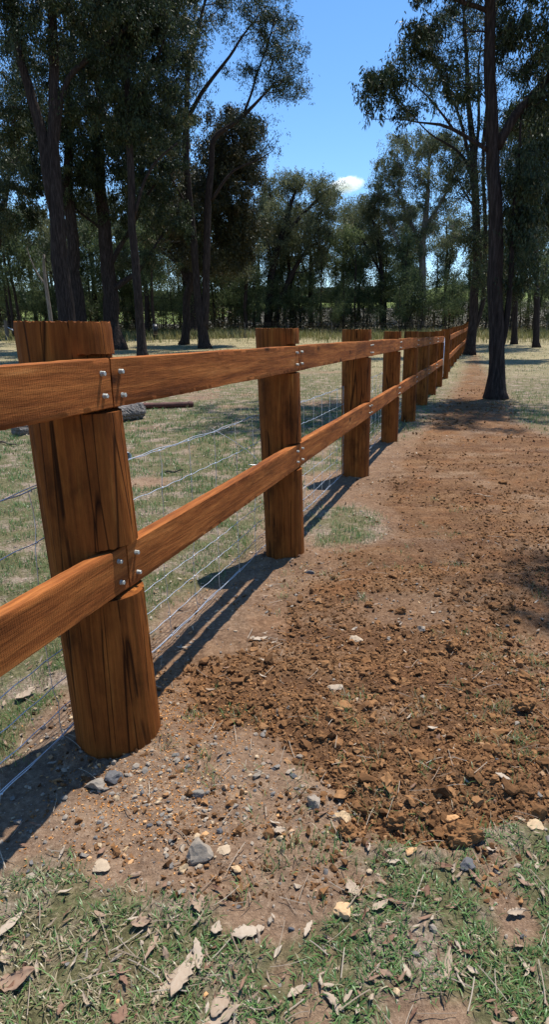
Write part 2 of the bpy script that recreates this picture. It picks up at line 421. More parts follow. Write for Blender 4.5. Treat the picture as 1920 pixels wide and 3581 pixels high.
rr = [0.32]
while rr[-1] < 2600:
    r_ = rr[-1]; rr.append(r_ * (1.0046 if r_ < 8 else 1.014 if r_ < 80 else 1.045))
rr = np.array(rr)
ang = np.concatenate([np.arange(-48, 44, .21), np.arange(44, 312, 4.0)]) * pi / 180
RA, AA = np.meshgrid(rr, ang, indexing='ij')
gx = (RA * np.sin(AA)).ravel(); gy = (RA * np.cos(AA)).ravel()
gz = ground_z(gx, gy)
so, gr, st, bk, pa = masks(gx, gy)
na = len(ang); nr = len(rr)
i = np.arange(nr - 1)[:, None] * na; j = np.arange(na)[None]; k = (j + 1) % na
F4 = np.stack([i + j, i + na + j, i + na + k, i + k], -1).reshape(-1, 4)
V = np.stack([gx, gy, gz], 1); V = np.vstack([V, [[0, 0, gz[:na].mean()]]])
F3 = np.stack([np.full(na, nr * na), np.arange(na), (np.arange(na) + 1) % na], -1)
sdg = poly_sd(gx, gy, SOIL); offg = (gx - FO[0]) * N2[0] + (gy - FO[1]) * N2[1]
marg = .62 * sstep(-.75, 0, sdg + (fbm(gx, gy, 3, 4, 83) - .5) * .6) * sstep(-.6, -.2, offg) * sstep(1.75, 2.3, gy)
so = np.maximum(so, marg * (1 - gr))
ap = lambda a: np.append(a, 0)
gnd = mesh_np('ground', V, [F4[:, ::-1].copy()[:, ::-1], F3], M['ground'], smooth=True, attrs={'soil': ap(so), 'grassy': ap(gr), 'straw': ap(st), 'bank': ap(bk), 'pasture': ap(pa)})
tag(gnd, 'paddock ground with dug brown soil, patchy grass and pasture hills beyond', None, kind='structure')
print('ground', len(V))

def gzz(x, y): return float(ground_z(np.array([x]), np.array([y]))[0])
def gpt(px, py, dz=0):
    q = G(px, py); return np.array([q[0], q[1], gzz(q[0], q[1]) + dz])

# ------------------------------------------------------------------ scattered chunks, stones
def ico(sub):
    import bmesh
    bm = bmesh.new(); bmesh.ops.create_icosphere(bm, subdivisions=sub, radius=1)
    V = np.array([v.co[:] for v in bm.verts]); F = np.array([[v.index for v in f.verts] for f in bm.faces]); bm.free()
    return V, F

def chunk_variants(sub, n, rough, seed, angular=False):
    V0, F0 = ico(sub); out = []; rg = np.random.default_rng(seed)
    for i in range(n):
        V = V0.copy()
        if angular:
            for c in range(9):
                d = rg.normal(size=3); d /= np.linalg.norm(d); lim = rg.uniform(.45, .85)
                ex = V @ d - lim; V -= np.outer(np.maximum(ex, 0), d)
        f = np.ones(len(V))
        for c in range(6):
            d = rg.normal(size=3) * rg.uniform(1, 4); f += rough * .3 * np.sin(V @ d + rg.uniform(0, 6))
        f += rough * (rg.random(len(V)) - .5) * .7
        V = V * f[:, None] * rg.uniform(.7, 1.2, 3)[None]
        out.append(V)
    return out, F0

def rotz_many(n, rg, tilt=.6):
    a = rg.uniform(0, 2 * pi, n); b = rg.normal(0, tilt, n); c = rg.normal(0, tilt, n)
    ca, sa, cb, sb, cc, sc = np.cos(a), np.sin(a), np.cos(b), np.sin(b), np.cos(c), np.sin(c)
    Rz = np.zeros((n, 3, 3)); Rz[:, 0, 0] = ca; Rz[:, 0, 1] = -sa; Rz[:, 1, 0] = sa; Rz[:, 1, 1] = ca; Rz[:, 2, 2] = 1
    Rx = np.zeros((n, 3, 3)); Rx[:, 0, 0] = 1; Rx[:, 1, 1] = cb; Rx[:, 1, 2] = -sb; Rx[:, 2, 1] = sb; Rx[:, 2, 2] = cb
    Ry = np.zeros((n, 3, 3)); Ry[:, 1, 1] = 1; Ry[:, 0, 0] = cc; Ry[:, 0, 2] = sc; Ry[:, 2, 0] = -sc; Ry[:, 2, 2] = cc
    return Rz @ Rx @ Ry

def scatter(mb, variants, F, pos, size, rg, flat=.7, tint=None, tilt=1.5):
    n = len(pos); Rm = rotz_many(n, rg, tilt); nv = len(variants); which = rg.integers(0, nv, n)
    tint = rg.random(n) if tint is None else tint
    for v in range(nv):
        s = which == v
        if not s.any(): continue
        V = variants[v]
        W = np.einsum('nij,kj->nki', Rm[s], V) * size[s][:, None, None]
        W[..., 2] *= flat
        W = W + pos[s][:, None, :]
        k = len(V); m = s.sum()
        FF = (F[None] + (np.arange(m) * k)[:, None, None]).reshape(-1, F.shape[1])
        tt = np.repeat(tint[s], k)
        mb.add(W.reshape(-1, 3), FF, np.clip(tt, 0, 1))

def rand_view(n, rg, y0, y1, umin=-.62, umax=.50, power=1.0):
    """ground points in the sector the photograph sees and its sides; uniform in log distance"""
    y = y0 * (y1 / y0) ** (rg.random(n) ** power); u = rg.uniform(umin, umax, n)
    return u * (y + .3), y

rg = np.random.default_rng(11)
def soil_scatter(n, y0, y1, smin, smax, thr):
    x, y = rand_view(n, rg, y0, y1)
    so, *_ = masks(x, y); sd_ = poly_sd(x, y, SOIL)
    edge = np.exp(-((sd_ - .22) / .26) ** 2) * sstep(3.2, 2.2, y) * so
    dens = so * (.18 + .75 * sstep(.38, .6, fbm(x, y, 1.4, 3, 90))) * (1 - .35 * sstep(3.3, 6.5, y)) + edge * 1.2
    keep = rg.random(n) < dens * thr
    x, y = x[keep], y[keep]
    s = smin * (smax / smin) ** (rg.random(len(x)) ** 2.2)
    return x, y, s
mb = MB()
vb, Fb = chunk_variants(2, 24, .62, 1, True); vs, Fs = chunk_variants(1, 24, .75, 2, True)
x, y, s = soil_scatter(6000, 1.5, 6.5, .009, .025, 1.0)
scatter(mb, vb, Fb, np.stack([x, y, ground_z(x, y) + s * .28], 1), s, rg, .75, tint=np.clip(rg.normal(.44, .15, len(x)), 0, 1))
x, y, s = soil_scatter(120000, 1.4, 17, .0030, .011, 1.0); s = s * np.clip(y / 4.2, 1, 2.6)
scatter(mb, vs, Fs, np.stack([x, y, ground_z(x, y) + s * .3], 1), s, rg, .8, tint=np.clip(rg.normal(.42, .17, len(x)), 0, 1))
x, y = rand_view(26000, rg, 1.3, 8); so_, gs_, *_ = masks(x, y); k = rg.random(len(x)) < (1 - so_) * (1 - gs_) * (.06 + .6 * sstep(.48, .62, fbm(x, y, 2.1, 3, 15))); x, y = x[k], y[k]; s = .003 * (.015 / .003) ** (rg.random(len(x)) ** 2.4)
scatter(mb, vs, Fs, np.stack([x, y, ground_z(x, y) + s * .3], 1), s, rg, .8, tint=np.clip(rg.normal(.38, .25, len(x)), 0, 1))
clods = mb.build('soil_clods', M['soil']); tag(clods, 'loose brown soil clods heaped along the right side of the fence', 'soil', kind='stuff')

# gravel and pebbles over the compacted dirt and round the first post
mb = MB(); vg, Fg = chunk_variants(1, 14, .35, 3, True)
x, y = rand_view(26000, rg, 1.05, 7); so, gs, *_ = masks(x, y)
offn = (x - FO[0]) * N2[0] + (y - FO[1]) * N2[1]
cg = G(520, 2740); near_post = np.exp(-(((x - cg[0]) / .28) ** 2 + ((y - cg[1]) / .22) ** 2))
k = rg.random(len(x)) < np.clip((1 - so * .75) * (1 - gs * .8) * (.12 + .35 * sstep(.45, .62, fbm(x, y, 3, 3, 14))) + near_post, 0, 1)
x, y = x[k], y[k]; s = .0025 * (.014 / .0025) ** (rg.random(len(x)) ** 2.6)
scatter(mb, vg, Fg, np.stack([x, y, ground_z(x, y) + s * .25], 1), s, rg, .65, tint=np.clip(rg.normal(.45, .25, len(x)), 0, 1))
tag(mb.build('gravel', M['stone']), 'small grey and tan pebbles scattered over the bare dirt', 'gravel', kind='stuff')
# orange sawdust chips
mb = MB(); 
V0, F0 = np.array([[-1, -.45, 0], [1, -.45, 0], [1, .45, .1], [-1, .45, 0], [-.9, -.4, .35], [.9, -.4, .35], [.9, .4, .45], [-.9, .4, .35]], float), np.array([[0, 1, 2, 3][::-1], [4, 5, 6, 7], [0, 1, 5, 4], [1, 2, 6, 5], [2, 3, 7, 6], [3, 0, 4, 7]])
cx_, cy_ = G(560, 2640); 
pts = []
for (px, py, sx, n) in ((600, 2500, .20, 1100), (540, 2790, .16, 700), (700, 2560, .18, 400), (420, 2850, .16, 350), (980, 2030, .30, 450), (1240, 1720, .4, 250)):
    c = G(px, py); q = rg.normal(0, sx, (n, 2)) * [1.0, .8] + c; pts.append(q)
q = np.vstack(pts); s = rg.uniform(.0016, .0045, len(q))
scatter(mb, [V0], F0, np.stack([q[:, 0], q[:, 1], ground_z(q[:, 0], q[:, 1]) + s * .3], 1), s, rg, 1, tilt=.5)
tag(mb.build('sawdust', M['chips']), 'orange timber chips and sawdust spilled round the fence posts', 'sawdust', kind='stuff')

def stone(px, py, wpx, tint, label, flat=.7, seed=0, name='stone', rough=.22, mat='stone'):
    q = gpt(px, py + wpx * .15); d = math.hypot(q[0], q[1], EYE); s = wpx / 2 / FPX * d
    vs_, F_ = chunk_variants(3, 1, rough, 100 + seed, True)
    V = vs_[0]; a = seed * 1.3; V = V @ np.array([[cos(a), sin(a), 0], [-sin(a), cos(a), 0], [0, 0, 1]])
    V = V * s * [1, .85, flat]; V[:, 2] += s * flat * .35
    o = mesh_np(name, V, F_, M[mat], attrs={'tint': np.full(len(V), tint)}, loc=q)
    tag(o, label, 'stone', 'loose stones on the bare ground'); return o
stones = [
 (340, 2738, 82, .38, 'grey brown rock at the foot of the nearest post', .65),
 (388, 2722, 60, .06, 'blue grey rock wedged beside the nearest post and a brown rock', .8),
 (685, 2985, 88, .45, 'largest tan grey rock on the bare dirt before the grass', .75),
 (640, 3040, 40, .86, 'small yellow brown stone touching the largest tan rock', .8),
 (355, 3025, 70, .70, 'flat ochre stone half buried left of the largest tan rock', .22),
 (783, 2975, 56, .72, 'flat triangular tan stone right of the largest tan rock', .3),
 (826, 3036, 44, .88, 'rounded ochre stone below the triangular tan stone', .6),
 (1200, 3180, 84, .90, 'big flat orange ochre stone in the foreground grass', .5),
 (1640, 3030, 52, .03, 'dark charcoal stone in the grass on the right', .8),
 (1443, 2978, 48, .95, 'orange stone lying on grass just below the soil heap', .5),
 (1100, 2808, 62, .45, 'grey brown stone at the left edge of the soil heap', .7),
 (1193, 2850, 58, .86, 'ochre stone inside the lower left of the soil heap', .6),
 (1582, 2866, 46, 1.0, 'rusty red stone embedded in the front of the soil heap', .9),
 (1878, 2884, 54, .80, 'smooth tan stone at the right end of the soil heap edge', .5),
 (1825, 3276, 22, .15, 'tiny round grey pebble on the dark bare patch', .9),
 (693, 2774, 52, .30, 'grey stone on the black gravel right of the nearest post', .7),
 (1170, 2400, 48, .66, 'pale pinkish stone on the far slope of the soil heap', .6),
 (1475, 2195, 44, .55, 'grey tan stone by the smooth tan patch of dirt', .6),
 (1248, 2224, 52, .70, 'flat pale stone left of the smooth tan dirt patch', .5),
 (1084, 1998, 40, .02, 'black stone beside the foot of the second post', .6),
]
for n_, (a, b_, c_, d_, e_, f_) in enumerate(stones): stone(a, b_, c_, d_, e_, f_, n_)
def clod(px, py, wpx, label, seed):
    q = gpt(px, py + wpx * .15); d = math.hypot(q[0], q[1], EYE); s = wpx / 2 / FPX * d
    vs_, F_ = chunk_variants(4, 1, .34, 300 + seed)
    V = vs_[0]; V = V * (1 + .34 * (vn(V[:, 0] * 3.1 + seed, V[:, 1] * 3.1 + V[:, 2] * 2.3, seed) - .5) + .2 * (vn(V[:, 0] * 8 + V[:, 2] * 5, V[:, 1] * 8 - V[:, 2] * 4, seed) - .5))[:, None] * s * [1, .9, .72]; V[:, 2] += s * .3
    o = mesh_np('earth_clod', V, F_, M['soil'], attrs={'tint': np.full(len(V), .5)}, loc=q)
    tag(o, label, 'clod', 'large clods in the dug soil')
for n_, (a, b_, c_, l_) in enumerate([(1620, 2925, 92, 'biggest rough clod pushed out onto the grass'), (1380, 2870, 66, 'dark crumbly clod at the left front of the soil heap'),
     (1210, 2905, 62, 'orange brown clod on the front left corner of the soil heap'), (1400, 2140, 36, 'lone dark clod on the smooth tan dirt patch'), (1290, 2120, 34, 'dark clod at the left of the smooth tan dirt patch'),
     (1590, 2250, 64, 'long brown clod in the middle of the dug strip'), (1730, 2130, 44, 'rounded dark clod near the shaded right side of the strip'), (1840, 2480, 78, 'tall brown clod at the right border of the dug strip'),
     (1230, 2300, 46, 'grassy dark clod above the middle of the soil heap'), (1760, 1690, 26, 'small round clod out on the flat dug strip')]):
    clod(a, b_, c_, l_, n_)

# ------------------------------------------------------------------ grass
def blades(x, y, L, Wd, rg, tint, lean=.9, segs=3, zoff=0):
    n = len(x); z = ground_z(x, y) - .003 + zoff
    a = rg.uniform(0, 2 * pi, n); ln = np.abs(rg.normal(lean, .35, n)); cv = rg.uniform(.2, 1.1, n)
    side = np.stack([-np.sin(a), np.cos(a), np.zeros(n)], 1); dirh = np.stack([np.cos(a), np.sin(a), np.zeros(n)], 1)
    pts = []; pos = np.stack([x, y, z], 1); th = np.clip(ln * .45, 0, 1.4)
    for s_ in range(segs + 1):
        f = s_ / segs; wd = Wd * (1 - f ** 1.7) * (.7 + .6 * f if f < .5 else 1.0)
        if s_ < segs: pts += [pos - side * wd[:, None] / 2, pos + side * wd[:, None] / 2]
        else: pts += [pos]
        pos = pos + (L / segs)[:, None] * (dirh * np.sin(th)[:, None] + np.array([0, 0, 1.0]) * np.cos(th)[:, None])
        th = np.clip(th + cv * (.9 / segs) * 1.5, 0, 1.75)
    V = np.stack(pts, 1); k = V.shape[1]; b = (np.arange(n) * k)[:, None]
    Q = [b + np.array([[2 * q, 2 * q + 1, 2 * q + 3, 2 * q + 2]]) for q in range(segs - 1)]
    T = b + np.array([[2 * segs - 2, 2 * segs - 1, 2 * segs]])
    return V.reshape(-1, 3), ([np.concatenate(Q)] if Q else []) + [T], np.repeat(tint, k)

def tint_green(x, y, rg, dry):
    n = len(x); p = fbm(x, y, 2.0, 3, 41); t = np.clip(rg.normal(.32, .17, n) + (p - .5) * .5, 0, .62)
    d = rg.random(n) < np.clip(dry + (p - .5) * .8, .03, .95)
    return np.where(d, rg.uniform(.68, 1, n), t)

gb = MB(); rg = np.random.default_rng(23)
x, y = rand_view(60000, rg, .75, 1.9, -.8, .62, .9); so, gs, *_ = masks(x, y)
cl = sstep(.30, .55, fbm(x, y, 16, 3, 55)); k = rg.random(len(x)) < gs * (1 - so) * (.12 + .88 * cl) * .75
x, y = x[k], y[k]; n = len(x)
V, F, A = blades(x, y, rg.uniform(.012, .040, n), rg.uniform(.0020, .0052, n), rg, tint_green(x, y, rg, .16 + .34 * sstep(-.1, -.7, x + .35 * (fbm(x, y, 3, 3, 19) - .5))), 1.5, 3); gb.add(V, F, A)
x, y = rand_view(230000, rg, 1.7, 13, -.72, .48, .85); so, gs, *_ = masks(x, y)
cl = sstep(.42, .60, fbm(x, y, 5, 3, 56)); off = (x - FO[0]) * N2[0] + (y - FO[1]) * N2[1]
k = rg.random(len(x)) < gs * (1 - so) * (.10 + .90 * cl) * np.where(y < 12, .9, .5); x, y = x[k], y[k]; n = len(x); sc = np.clip(y / 4, .7, 2.4)
V, F, A = blades(x, y, rg.uniform(.02, .06, n) * sc ** .4, rg.uniform(.003, .005, n) * sc, rg, tint_green(x, y, rg, .16), .8, 2); gb.add(V, F, A)
x, y = rand_view(110000, rg, 11, 50, -.62, .48, .9); so, gs, *_ = masks(x, y)
cl = sstep(.40, .62, fbm(x, y, 1.2, 4, 57)); k = rg.random(len(x)) < (1 - so * .9) * (.12 + .88 * cl) * .7; x, y = x[k], y[k]; n = len(x)
V, F, A = blades(x, y, rg.uniform(.04, .10, n), rg.uniform(.006, .012, n) * np.clip(y / 14, 1, 3), rg, tint_green(x, y, rg, .30 + .3 * sstep(14, 26, y)), .7, 2); gb.add(V, F, A)
# loose sprigs in the bare ground
x, y = rand_view(700, rg, 1.3, 6); p = []
for i_ in range(len(x)):
    if fbm(np.array([x[i_]]), np.array([y[i_]]), 1.5, 2, 71)[0] > .62:
        m_ = rg.integers(8, 26); p.append(np.stack([x[i_] + rg.normal(0, .022, m_), y[i_] + rg.normal(0, .022, m_)], 1))
p = np.vstack(p); n = len(p)
V, F, A = blades(p[:, 0], p[:, 1], rg.uniform(.02, .055, n), rg.uniform(.002, .004, n), rg, np.where(rg.random(n) < .4, rg.uniform(.7, 1, n), rg.uniform(.1, .6, n)), .9, 3); gb.add(V, F, A)
go = gb.build('grass', M['grass'], smooth=True); tag(go, 'short patchy green and straw coloured grass over the paddock', 'grass', kind='stuff')
print('grass verts', gb.n)
# tall grass along the far fence
tb = MB()
n = 34000; y = rg.uniform(45, 60, n); y = np.where(rg.random(n) < .8, rg.uniform(51, 60, n), y); x = rg.uniform(-.62, .5, n) * y
k = rg.random(n) < .15 + .85 * sstep(.35, .6, fbm(x, y, .35, 3, 91)); x, y = x[k], y[k]; n = len(x)
V, F, A = blades(x, y, rg.uniform(.25, .85, n), rg.uniform(.03, .07, n), rg, np.clip(fbm(x, y, .3, 2, 92) + rg.normal(0, .2, n), 0, 1), .35, 2); tb.add(V, F, A)
tag(tb.build('tall_grass', M['tallgrass'], smooth=True), 'long yellow green grass in a band along the far wire fence', 'grass', kind='stuff')

# ------------------------------------------------------------------ leaf litter, twigs
def leaf_shape(L, W, curl, bend, rg, nl=9, nw=4, ragged=0.0):
    u = np.linspace(0, 1, nl); v = np.linspace(-1, 1, nw)
    wid = np.sin(pi * np.clip(u * .96 + .02, 0, 1)) ** .8 * (1 - .25 * u)
    X = (u[:, None] - .5) * L + 0 * v[None]; wob = 1 + ragged * (rg.random((nl, nw)) - .5)
    Y = wid[:, None] * v[None] * W / 2 * wob + bend * L * (u[:, None] - .5) ** 2
    Z = curl * (v[None] ** 2) * W * .4 + L * .05 * np.sin(u[:, None] * rg.uniform(3, 7) + rg.uniform(0, 3)) + ragged * .1 * W * (rg.random((nl, nw)) - .5)
    V = np.stack([X, Y, Z], -1).reshape(-1, 3)
    i = np.arange(nl - 1)[:, None] * nw; j = np.arange(nw - 1)[None]
    F = np.stack([i + j, i + j + 1, i + nw + j + 1, i + nw + j], -1).reshape(-1, 4)
    th = .0009; n = len(V)           # give it thickness
    V2 = V.copy(); V2[:, 2] -= th
    rim = np.concatenate([np.arange(0, nw), np.arange(2 * nw - 1, nl * nw, nw), np.arange(nl * nw - 2, (nl - 1) * nw - 1, -1), np.arange((nl - 2) * nw, 0, -nw)])
    r2 = np.roll(rim, -1)
    return np.vstack([V, V2]), np.concatenate([F, F[:, ::-1] + n, np.stack([rim, rim + n, r2 + n, r2], 1)])

rg = np.random.default_rng(5)
LEAVES = [ # px, py, length px, width px, angle deg(image), tint, label
 (45, 3445, 140, 75, 20, .45, 'broad brown leaf by the bottom left border of the grass'),
 (645, 3420, 190, 62, 75, .85, 'largest pale curled gum leaf near the bottom of the picture'),
 (585, 3440, 170, 45, 55, .80, 'long pale leaf tucked left of the largest curled gum leaf'),
 (690, 3345, 130, 36, 110, .92, 'twisted cream leaf with a brown end above the largest curled leaf'),
 (430, 3425, 92, 26, -50, .25, 'narrow pinkish red leaf on green grass'),
 (537, 3305, 150, 22, 82, .55, 'thin upright tan leaf standing in grass'),
 (868, 3270, 130, 62, 15, .95, 'wide ragged pale bark flake above foreground grass'),
 (695, 3170, 90, 50, -65, .60, 'tan bark chip at the border between dirt and grass'),
 (40, 3240, 150, 34, 62, .95, 'long pale strip of bark at the left border'),
 (495, 3242, 74, 46, 10, .55, 'crumpled grey brown leaf left of centre in the grass'),
 (757, 3258, 56, 44, 80, .9, 'small cream leaf between the bark flake and bark chip'),
 (1078, 3252, 78, 26, 65, 1.0, 'bright white slender leaf below the ochre stone'),
 (1235, 3125, 84, 52, -60, .8, 'curled pale leaf just above the big ochre stone'),
 (1330, 3172, 82, 34, 30, .8, 'pale leaf pointing up right in the central grass'),
 (1388, 3156, 74, 22, -20, .22, 'dark red brown leaf touching a pale leaf in grass'),
 (1805, 3202, 76, 32, 8, .85, 'cream leaf lying on the dark bare patch'),
 (1360, 3292, 62, 26, 30, .12, 'purplish dead leaf in the grass below centre right'),
 (1662, 3080, 80, 22, -55, .3, 'rusty brown leaf under the charcoal stone'),
 (1375, 3022, 60, 22, 5, .95, 'pale leaf on grass left of the charcoal stone'),
 (1553, 3040, 74, 24, -12, .1, 'dark brown leaf between pale leaf and charcoal stone'),
 (1720, 2980, 42, 22, 0, .9, 'small pale leaf right of the biggest clod'),
 (1756, 2765, 64, 28, -25, 1.0, 'white leaf resting high on the soil heap'),
 (905, 2232, 84, 34, 12, 1.0, 'bright bark flake on the dirt right of the rail shadows'),
 (640, 2268, 62, 16, -8, .95, 'slim pale leaf among the rail shadows'),
 (1565, 3385, 150, 34, 60, .70, 'long grey green fallen leaf in the lower right grass'),
 (1655, 3400, 52, 24, -30, .95, 'white chip of bark right of the long grey green leaf'),
 (1035, 3470, 80, 34, 30, .85, 'curved pale leaf at the bottom centre'),
 (1170, 3510, 100, 30, -35, .8, 'pale gum leaf among grass near the bottom edge'),
 (770, 3560, 150, 50, 25, .75, 'broad pale leaf cut by the bottom edge left of centre'),
 (420, 3560, 70, 60, 80, .2, 'brown leaf standing at the bottom edge'),
 (770, 3520, 110, 60, 60, .7, 'ragged tan leaf above the broad bottom leaf'),
 (980, 2920, 50, 40, 20, .9, 'pale leaf alone on the smooth dirt'),
 (90, 2440, 90, 50, 50, .85, 'large pale bark curl in the grass behind the wires'),
 (1690, 1738, 88, 10, -12, .8, 'thin pale stick like leaf out on the flat dug strip'),
]
for (px, py, Lp, Wp, an, tn, lb) in LEAVES:
    q = gpt(px, py); d = math.hypot(q[0], q[1], EYE); s = d / FPX
    V, F = leaf_shape(Lp * s * .76, Wp * s * .78, rg.uniform(-.3, .6), rg.uniform(-.25, .25), rg, 13, 7, .62)
    a = radians(an); ta, sa_ = cos(a), sin(a) * 1.25
    a = math.atan2(sa_, ta); V = V @ np.array([[cos(a), sin(a), 0], [-sin(a), cos(a), 0], [0, 0, 1]]); V[:, 2] += .009 + .06 * Wp * s
    o = mesh_np('dry_leaf', V, F, M['dryleaf'], smooth=True, attrs={'tint': np.clip(np.full(len(V), tn * .85) + rg.normal(0, .05, len(V)), 0, 1)}, loc=q)
    tag(o, lb, 'leaf', 'fallen leaves and bark flakes')
# small litter
mb = MB(); vars_ = [leaf_shape(1, rg.uniform(.22, .45), rg.uniform(-.5, .8), rg.uniform(-.3, .3), rg, 5, 3, .3) for _ in range(10)]
x1, y1 = rand_view(3000, rg, .8, 3.4, -.8, .62); x2, y2 = rand_view(5200, rg, 2.5, 30, -.6, .45)
x = np.concatenate([x1, x2]); y = np.concatenate([y1, y2]); so, gs, st_, *_ = masks(x, y)
k = rg.random(len(x)) < np.where(y < 3.4, .12 + .55 * gs * (1 - so), (1 - so) * .9 + .1); x, y = x[k], y[k]
s = rg.uniform(.010, .042, len(x)) * np.clip(y / 6, 1, 1.8)
for v in range(10):
    i_ = np.arange(v, len(x), 10)
    scatter(mb, [vars_[v][0]], vars_[v][1], np.stack([x[i_], y[i_], ground_z(x[i_], y[i_]) + .006 + s[i_] * .12], 1), s[i_], rg, 1.0, tilt=.35)
tag(mb.build('leaf_litter', M['dryleaf'], smooth=True), 'small dry leaves and bark bits strewn over grass and dirt', 'litter', kind='stuff')
mb = MB(); x, y = rand_view(520, rg, .85, 5, -.75, .55)
for i_ in range(len(x)):
    L = rg.uniform(.025, .11); a = rg.uniform(0, pi); c = np.linspace(-.5, .5, 5)
    px_ = x[i_] + c * L * cos(a); py_ = y[i_] + c * L * sin(a) + rg.normal(0, .06) * L * (c ** 2) * 4
    pz_ = ground_z(px_, py_).max() + .004 + rg.uniform(-.3, .3) * .1 * L * c + rg.uniform(0, .01)
    V, F = tube(np.stack([px_, py_, pz_ * np.ones(5)], 1), rg.uniform(.0006, .0015), 4, False); mb.add(V, F, rg.uniform(.5, 1))
tag(mb.build('dry_straw', M['dryleaf']), 'thin dry straws and twigs lying on the foreground', 'litter', kind='stuff')

# ------------------------------------------------------------------ timber post and rail fence
FZ = lambda al, off=-.1: float(base_h(*(FO + D2 * al + N2 * off)))
S1 = [-.30, 2.0418, 4.1151, 6.741, 9.023, 11.3306, 13.6777, 15.9161, 18.3002]
R1 = [.145, .148, .134, .150, .120, .122, .135, .13, .13]
ZT1 = EYE - .0729                                              # top of the upper rail at the near joints
def rot_frame(al, off, z):   # local: x along fence, y away to the left, z up
    e = fpt(al, off, z); return e
ROTZ = pi / 2 - FD

def rail_levels(al, second=False):
    """(upper top, upper bottom, lower top, lower bottom) z at this place along the fence"""
    zt = ZT1 if not second else max(ZT1, FZ(al) + 1.26)
    return zt, zt - .15, zt - .604, zt - .754

def make_post(parent, al, r, seed, top, base, second=False, lean=(0, 0), seg=144, nz=80, notch=True, centre=-.1, cut=-.046):
    rg = np.random.default_rng(seed)
    ut, ub, lt, lb = rail_levels(al, second)
    bound = [ut + .012, ub - .012, lt + .012, lb - .012] if notch else []
    zs = list(np.linspace(base - .06, top, nz))
    for b in bound: zs += [b - .0005, b + .0005]
    zs = np.array(sorted(zs)); zs = zs[(zs >= base - .06) & (zs <= top)]
    th = np.arange(seg) / seg * 2 * pi
    Z, T = np.meshgrid(zs, th, indexing='ij')
    rad = r * (1 + .05 * (vn(T * 1.3 + seed, Z * .9, seed) - .5) + .035 * np.cos(2 * T + seed) + .02 * np.cos(3 * T + seed * 2.1) + .02 * np.sin(Z * 2.2 + seed))
    rad *= 1 - (.07 if seed == 41 else .0) * sstep(base + .7, top, Z)
    rad += .0025 * (vn(T * 14, Z * 2, seed + 5) - .5)
    for c in range(9):                                          # drying cracks
        t0 = rg.uniform(0, 2 * pi); z0 = rg.uniform(base, top - .3); z1 = z0 + rg.uniform(.35, 1.1)
        if c < 4: z1 = top + .1; z0 = top - rg.uniform(.2, .9)
        dt = (T - t0 - .05 * np.sin(Z * 3 + c) - .03 * (vn(Z * 9, Z * 0 + c, seed) - .5) + pi) % (2 * pi) - pi
        rad -= np.exp(-(dt / .011) ** 2) * sstep(z0, z0 + .12, Z) * sstep(z1, z1 - .1, Z) * .008
    rad *= 1 - .02 * sstep(top - .012, top, Z)
    sl = (Z - base) / (top - base)
    X = rad * np.cos(T) + lean[0] * sl                             # along
    Y = rad * np.sin(T) - centre + lean[1] * sl                    # to the left (= -off)
    if notch:
        inn = ((Z < bound[0]) & (Z > bound[1])) | ((Z < bound[2]) & (Z > bound[3]))
        Y = np.where(inn & (Y < -cut), -cut + .001 * vn(Z * 60, T * 30, seed), Y)
        ruf = .004 * (vn(T * 20, Z * 0, seed + 9) - .5)            # torn notch edges
        Z = np.where(inn, Z, Z + ruf * (np.abs(Z - bound[0]) < .002) + ruf * (np.abs(Z - bound[2]) < .002))
    Z = Z + np.where(Z >= top - 1e-6, .007 * (vn(T * 28, T * 0, seed + 3)), 0)
    V = np.stack([X, Y, Z - base], -1).reshape(-1, 3)
    m = len(zs)
    i = np.arange(m - 1)[:, None] * seg; j = np.arange(seg)[None]; k = (j + 1) % seg
    F = np.stack([i + j, i + k, i + seg + k, i + seg + j], -1).reshape(-1, 4)
    Vc = np.array([[lean[0], -centre + lean[1], top - base + .002]])
    inner = V[(m - 1) * seg:] * [1, 1, 1]; c0 = Vc[0]; inner = c0 + (inner - c0) * .96; inner[:, 2] = top - base + .003
    V = np.vstack([V, inner, Vc]); jj = np.arange(seg); kk = (jj + 1) % seg
    F = np.concatenate([F, np.stack([(m - 1) * seg + jj, (m - 1) * seg + kk, m * seg + kk, m * seg + jj], 1)])
    F3 = np.stack([m * seg + jj, m * seg + kk, np.full(seg, (m + 1) * seg)], 1)
    o = mesh_np('post', V, [F, F3], M['post'], parent, smooth=True, loc=fpt(al, 0, base)); o.rotation_euler.z = ROTZ
    es = o.modifiers.new('edge', 'EDGE_SPLIT'); es.split_angle = radians(50)
    return o

